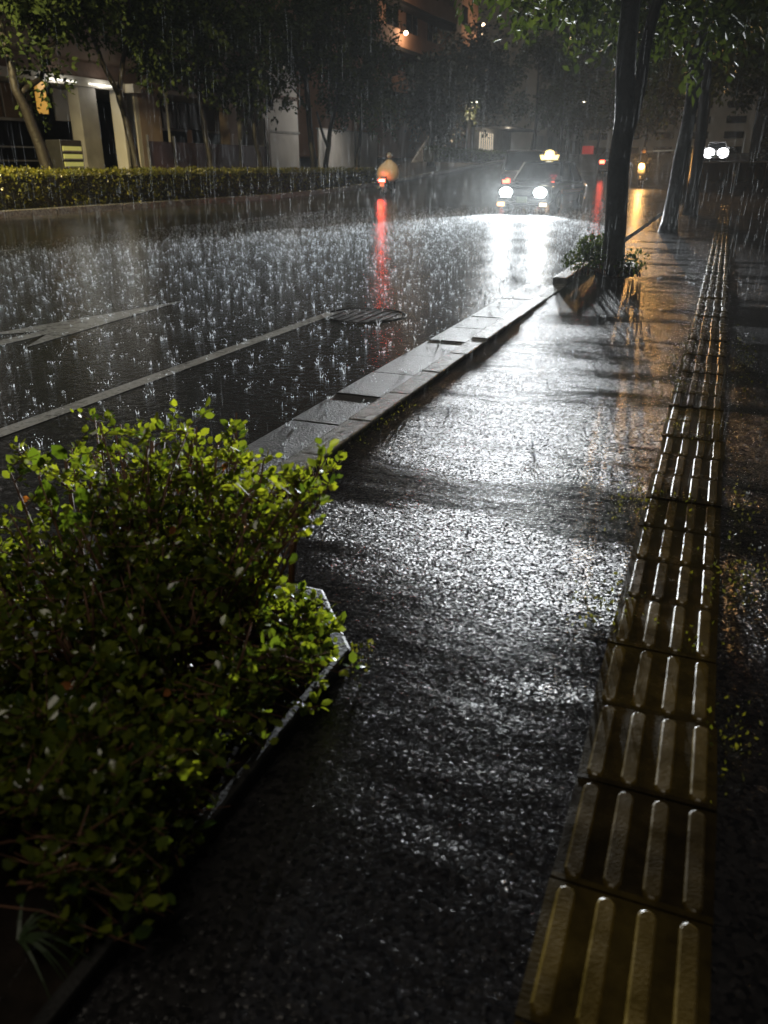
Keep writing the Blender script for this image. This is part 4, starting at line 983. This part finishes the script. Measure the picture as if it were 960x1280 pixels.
# young broad leaves and a rusty one on the left
BLP = [(-1.71, 1.70, .41), (-1.61, 1.72, .39), (-1.66, 1.69, .31), (-1.76, 1.73, .49), (-1.70, 1.74, .50), (-1.60, 1.70, .30), (-1.68, 1.68, .24)]
BLT = [(.3, -.2, -1), (.5, .1, -.8), (.9, -.3, -.3), (.2, -.2, -1), (.5, .3, -.7), (.8, .2, .3), (.4, -.4, -.9)]
BLN = [(.1, -.9, .5), (.5, -.8, .3), (-.2, -.8, .6), (.3, -.9, .2), (.4, -.8, .4), (-.3, -.8, .4), (.1, -.8, .5)]
for p, t_, n_, s_, v_ in zip(BLP, BLT, BLN, [.115, .105, .115, .065, .06, .075, .07], [.5, .35, .6, .8, .4, .7, .4]):
    leaves('broad_leaf', M['bigleaf'], [Vector(p) - B0 + Vector((.0, -.06, .04))], [t_], [n_], [s_], [v_], LEAF_OVAL, bush)
for _ in range(46):
    x_, y_ = random.uniform(-1.7, -.9), random.uniform(.8, 1.9)
    d_ = rdir(1)[0]; leaves('rusty_leaf', M['dryleaf'], [Vector((x_, y_, .03 + top_h(x_, y_) * random.uniform(.45, .95))) - B0], [d_], rdir(1, 1.0), [random.uniform(.014, .030)], [random.random()], LEAF_OVAL, bush)
for p, t_ in zip([(-1.80, 1.66, .365), (-1.5, 1.2, .27), (-1.2, 1.4, .30), (-1.0, 1.45, .26)], [(-.8, -.2, -.2), (1, 0, .2), (.6, .4, .1), (.3, -.5, .2)]):
    leaves('rusty_leaf', M['dryleaf'], [Vector(p) - B0], [t_], [(.1, -.8, .7)], [.034], [.6], LEAF_OVAL, bush)
# a tuft of long grass by the planter's near end
gt = thing('grass_tuft', 'drooping dark grass tuft at the near end of the planter', 'grass', (-.93, .66, .05))
gb = MB()
for k in range(12):
    a = random.uniform(-.6, 2.4); l = random.uniform(.08, .14); prev = None; d = Vector((math.cos(a), math.sin(a), 0)); s = d.cross(Vector((0, 0, 1))) * .004
    pts = [Vector((0, 0, .02)) + d * l * u + Vector((0, 0, .10 * u - .13 * u * u)) for u in np.linspace(0, 1, 6)]
    vs = []; 
    for i, p in enumerate(pts): w = 1 - i / 5.5; vs += [p - s * w, p + s * w]
    gb.add(vs, [(2 * i, 2 * i + 1, 2 * i + 3, 2 * i + 2) for i in range(5)])
gb.build('blades', mat('grass_blade', (.022, .04, .012), .5), gt)

# moss and weeds along the tactile strip and the kerb joint
P = []
for (cx, cy, rx, ry, n_) in ((.235, 2.62, .05, .12, 160), (-.16, 2.3, .05, .1, 110), (-.16, 3.2, .05, .15, 90), (-.12, 6.2, .05, .5, 120), (.30, 6.0, .05, .6, 160), (.25, 3.3, .04, .2, 60), (-1.53, 3.6, .03, .6, 160), (-.78, 1.72, .03, .05, 60), (.21, 1.75, .03, .1, 50), (.02, 4.35, .12, .12, 60), (.0, 3.32, .12, .06, 50), (-.05, 5.2, .1, .15, 40), (.1, 2.2, .08, .05, 24)):
    P += [(cx + RNG.normal() * rx, cy + RNG.normal() * ry, .004 + RNG.random() * .012) for _ in range(n_)]
o = leaves('weeds', M['bush'], P, rdir(len(P), .8), rdir(len(P), .6), RNG.uniform(.008, .02, len(P)), RNG.random(len(P)) * .6, LEAF_DIAMOND)
o.data.materials[0] = M['hedge']; tag(o, 'low weeds and moss in the joints beside the tactile strip', 'weeds', kind='stuff')

# ------------------------------------------------------------------ rain and splashes
def in_view(x, y, z):
    cy_, sy_ = math.cos(-.37787), math.sin(-.37787)
    rx = x * cy_ - y * sy_; ry = x * sy_ + y * cy_
    return ry > .6 and abs(rx) < .56 * ry + .4
mb_v = []; mb_f = []
cnt = 0
while cnt < 10000:
    d = 2.2 + 32 * random.random() ** .7; a = random.uniform(-.5, .5) - .378
    x_, y_ = d * math.sin(a), d * math.cos(a)
    if 19 < y_ < 26 and -8 < x_ < -2 and random.random() < .8: continue
    z_ = -.02 + (1.0 + .17 * d) * random.random() ** 1.5
    L_ = random.uniform(.03, .26) * (1 if d > 5 else .6); r_ = random.uniform(.0004, .0008) * min(1.0, .35 + d / 14)
    r_ /= 1 + (max(0.0, z_ - .5) / 1.3) ** 2
    o_ = len(mb_v); lean = random.gauss(.02, .012) * L_
    for k in range(3):
        t_ = 2.1 * k; mb_v.append((x_ + r_ * math.cos(t_), y_ + r_ * math.sin(t_), z_))
    for k in range(3):
        t_ = 2.1 * k; mb_v.append((x_ + lean + .3 * r_ * math.cos(t_), y_ + .3 * r_ * math.sin(t_), z_ + L_))
    mb_f += [(o_, o_ + 1, o_ + 4, o_ + 3), (o_ + 1, o_ + 2, o_ + 5, o_ + 4), (o_ + 2, o_, o_ + 3, o_ + 5)]
    cnt += 1
o = MB().add(mb_v, mb_f).build('rain', M['rain'], fix=False); tag(o, 'heavy rain falling through the headlight beams', 'rain', kind='stuff')

mb_v = []; mb_f = []
def jet(p, d, L_, r_):
    d = Vector(d).normalized(); a = d.orthogonal().normalized(); b_ = d.cross(a); o_ = len(mb_v); p = Vector(p)
    for k in range(3): mb_v.append(p + (a * math.cos(2.1 * k) + b_ * math.sin(2.1 * k)) * r_)
    mb_v.append(p + d * L_)
    mb_f.extend([(o_, o_ + 1, o_ + 3), (o_ + 1, o_ + 2, o_ + 3), (o_ + 2, o_, o_ + 3)])
def bead(p, r_):
    o_ = len(mb_v); p = Vector(p)
    mb_v.extend([p + Vector(q) * r_ for q in ((1, 0, 0), (0, 1, 0), (-1, 0, 0), (0, -1, 0), (0, 0, 1), (0, 0, -1))])
    mb_f.extend([(o_ + a, o_ + b_, o_ + 4) for a, b_ in ((0, 1), (1, 2), (2, 3), (3, 0))] + [(o_ + b_, o_ + a, o_ + 5) for a, b_ in ((0, 1), (1, 2), (2, 3), (3, 0))])
def splash(x_, y_, z_, s):
    n_ = random.randint(2, 4) if random.random() < .55 else 0
    for k in range(n_):
        a = random.random() * 6.28; tilt = random.uniform(.1, .9) ** 1.5
        jet((x_ + .006 * math.cos(a), y_ + .006 * math.sin(a), z_), (math.cos(a) * tilt, math.sin(a) * tilt, 1), s * random.uniform(.4, 1.0), .0036 * random.uniform(.5, 1.3))
    for k in range(random.randint(3, 7)):
        a = random.random() * 6.28; q = random.uniform(.1, 2.2) * s
        bead((x_ + q * math.cos(a), y_ + q * math.sin(a), z_ + random.uniform(.2, 1.3) * s), random.uniform(.0012, .0036))
cnt = 0
while cnt < 14000:
    x_ = random.uniform(-12, -1.75); y_ = 2.4 + 27 * random.random() ** .7
    if y_ > 19 and random.random() < (y_ - 19) / 11: continue
    if not in_view(x_, y_, 0): continue
    splash(x_, y_, -.02, (.008 + .036 * random.random() ** 1.7) * (2.2 if random.random() < .07 else 1)); cnt += 1
for k in range(70):
    x_ = random.uniform(-1.5, 1.0); y_ = 1.8 + 10 * random.random()
    splash(x_, y_, .0, random.uniform(.005, .013))
o = MB().add(mb_v, mb_f).build('splashes', M['splash'], fix=False); tag(o, 'small crowns of water where raindrops hit the road', 'splashes', kind='stuff')

# ------------------------------------------------------------------ air
hz = MB().box((-20, 110, 15), (330, 300, 40)).build('haze', M['ground'])
hm = bpy.data.materials.new('rain_haze'); hm.use_nodes = True; nt = hm.node_tree; nt.nodes.clear()
out = nt.nodes.new('ShaderNodeOutputMaterial'); pv = nt.nodes.new('ShaderNodeVolumePrincipled')
pv.inputs['Color'].default_value = (.86, .90, .90, 1); pv.inputs['Density'].default_value = 0.0001; pv.inputs['Anisotropy'].default_value = 0.7
nt.links.new(pv.outputs[0], out.inputs['Volume'])
hz.data.materials.clear(); hz.data.materials.append(hm); hz.display_type = 'WIRE'
tag(hz, 'thin rain mist filling the street', 'haze', kind='stuff')

# ------------------------------------------------------------------ sky, sun, camera
w = bpy.data.worlds.new('World'); scene.world = w; w.use_nodes = True; nt = w.node_tree
bg = nt.nodes['Background']; sky = nt.nodes.new('ShaderNodeTexSky'); sky.sky_type = 'NISHITA'; sky.sun_disc = False
SUN_EL, SUN_AZ = R(78), R(205)
sky.sun_elevation = SUN_EL; sky.sun_rotation = SUN_AZ; sky.dust_density = 5
hs = nt.nodes.new('ShaderNodeHueSaturation'); hs.inputs['Saturation'].default_value = .12
nt.links.new(sky.outputs[0], hs.inputs['Color']); nt.links.new(hs.outputs[0], bg.inputs['Color'])
bg.inputs['Strength'].default_value = 0.0028
sl = bpy.data.lights.new('sun', 'SUN'); sl.energy = 0.60; sl.angle = R(25); sl.color = (1, .9, .74)
so = bpy.data.objects.new('sun', sl); COL.objects.link(so)
sd = Vector((math.sin(SUN_AZ) * math.cos(SUN_EL), math.cos(SUN_AZ) * math.cos(SUN_EL), math.sin(SUN_EL)))
so.rotation_euler = (-sd).to_track_quat('-Z', 'Y').to_euler(); so.location = (3, -8, 20)

cam = bpy.data.cameras.new('camera'); co = bpy.data.objects.new('camera', cam); COL.objects.link(co); scene.camera = co
cam.sensor_fit = 'VERTICAL'; cam.sensor_height = 36.0; cam.sensor_width = 27.0; cam.lens = 997 / 1280 * 36.0
cam.clip_start = .02; cam.clip_end = 1000
co.location = (0, 0, 1.276)
yaw, pitch = -.37787, .40838
fw = Vector((math.sin(yaw) * math.cos(pitch), math.cos(yaw) * math.cos(pitch), -math.sin(pitch)))
co.rotation_euler = fw.to_track_quat('-Z', 'Y').to_euler()
cam.dof.use_dof = True; cam.dof.focus_distance = 4.5; cam.dof.aperture_fstop = 3.2

vs_ = scene.view_settings; vs_.view_transform = 'Standard'; vs_.look = 'None'; vs_.exposure = 0.0; vs_.gamma = 1.0; vs_.use_curve_mapping = False
scene.render.engine = 'CYCLES'
cy = scene.cycles
cy.use_denoising = True; cy.max_bounces = 5; cy.diffuse_bounces = 2; cy.glossy_bounces = 3; cy.transmission_bounces = 3; cy.transparent_max_bounces = 12; cy.volume_bounces = 0
cy.sample_clamp_direct = 12.0; cy.sample_clamp_indirect = 4.0; cy.caustics_reflective = False; cy.caustics_refractive = False
cy.use_light_tree = True
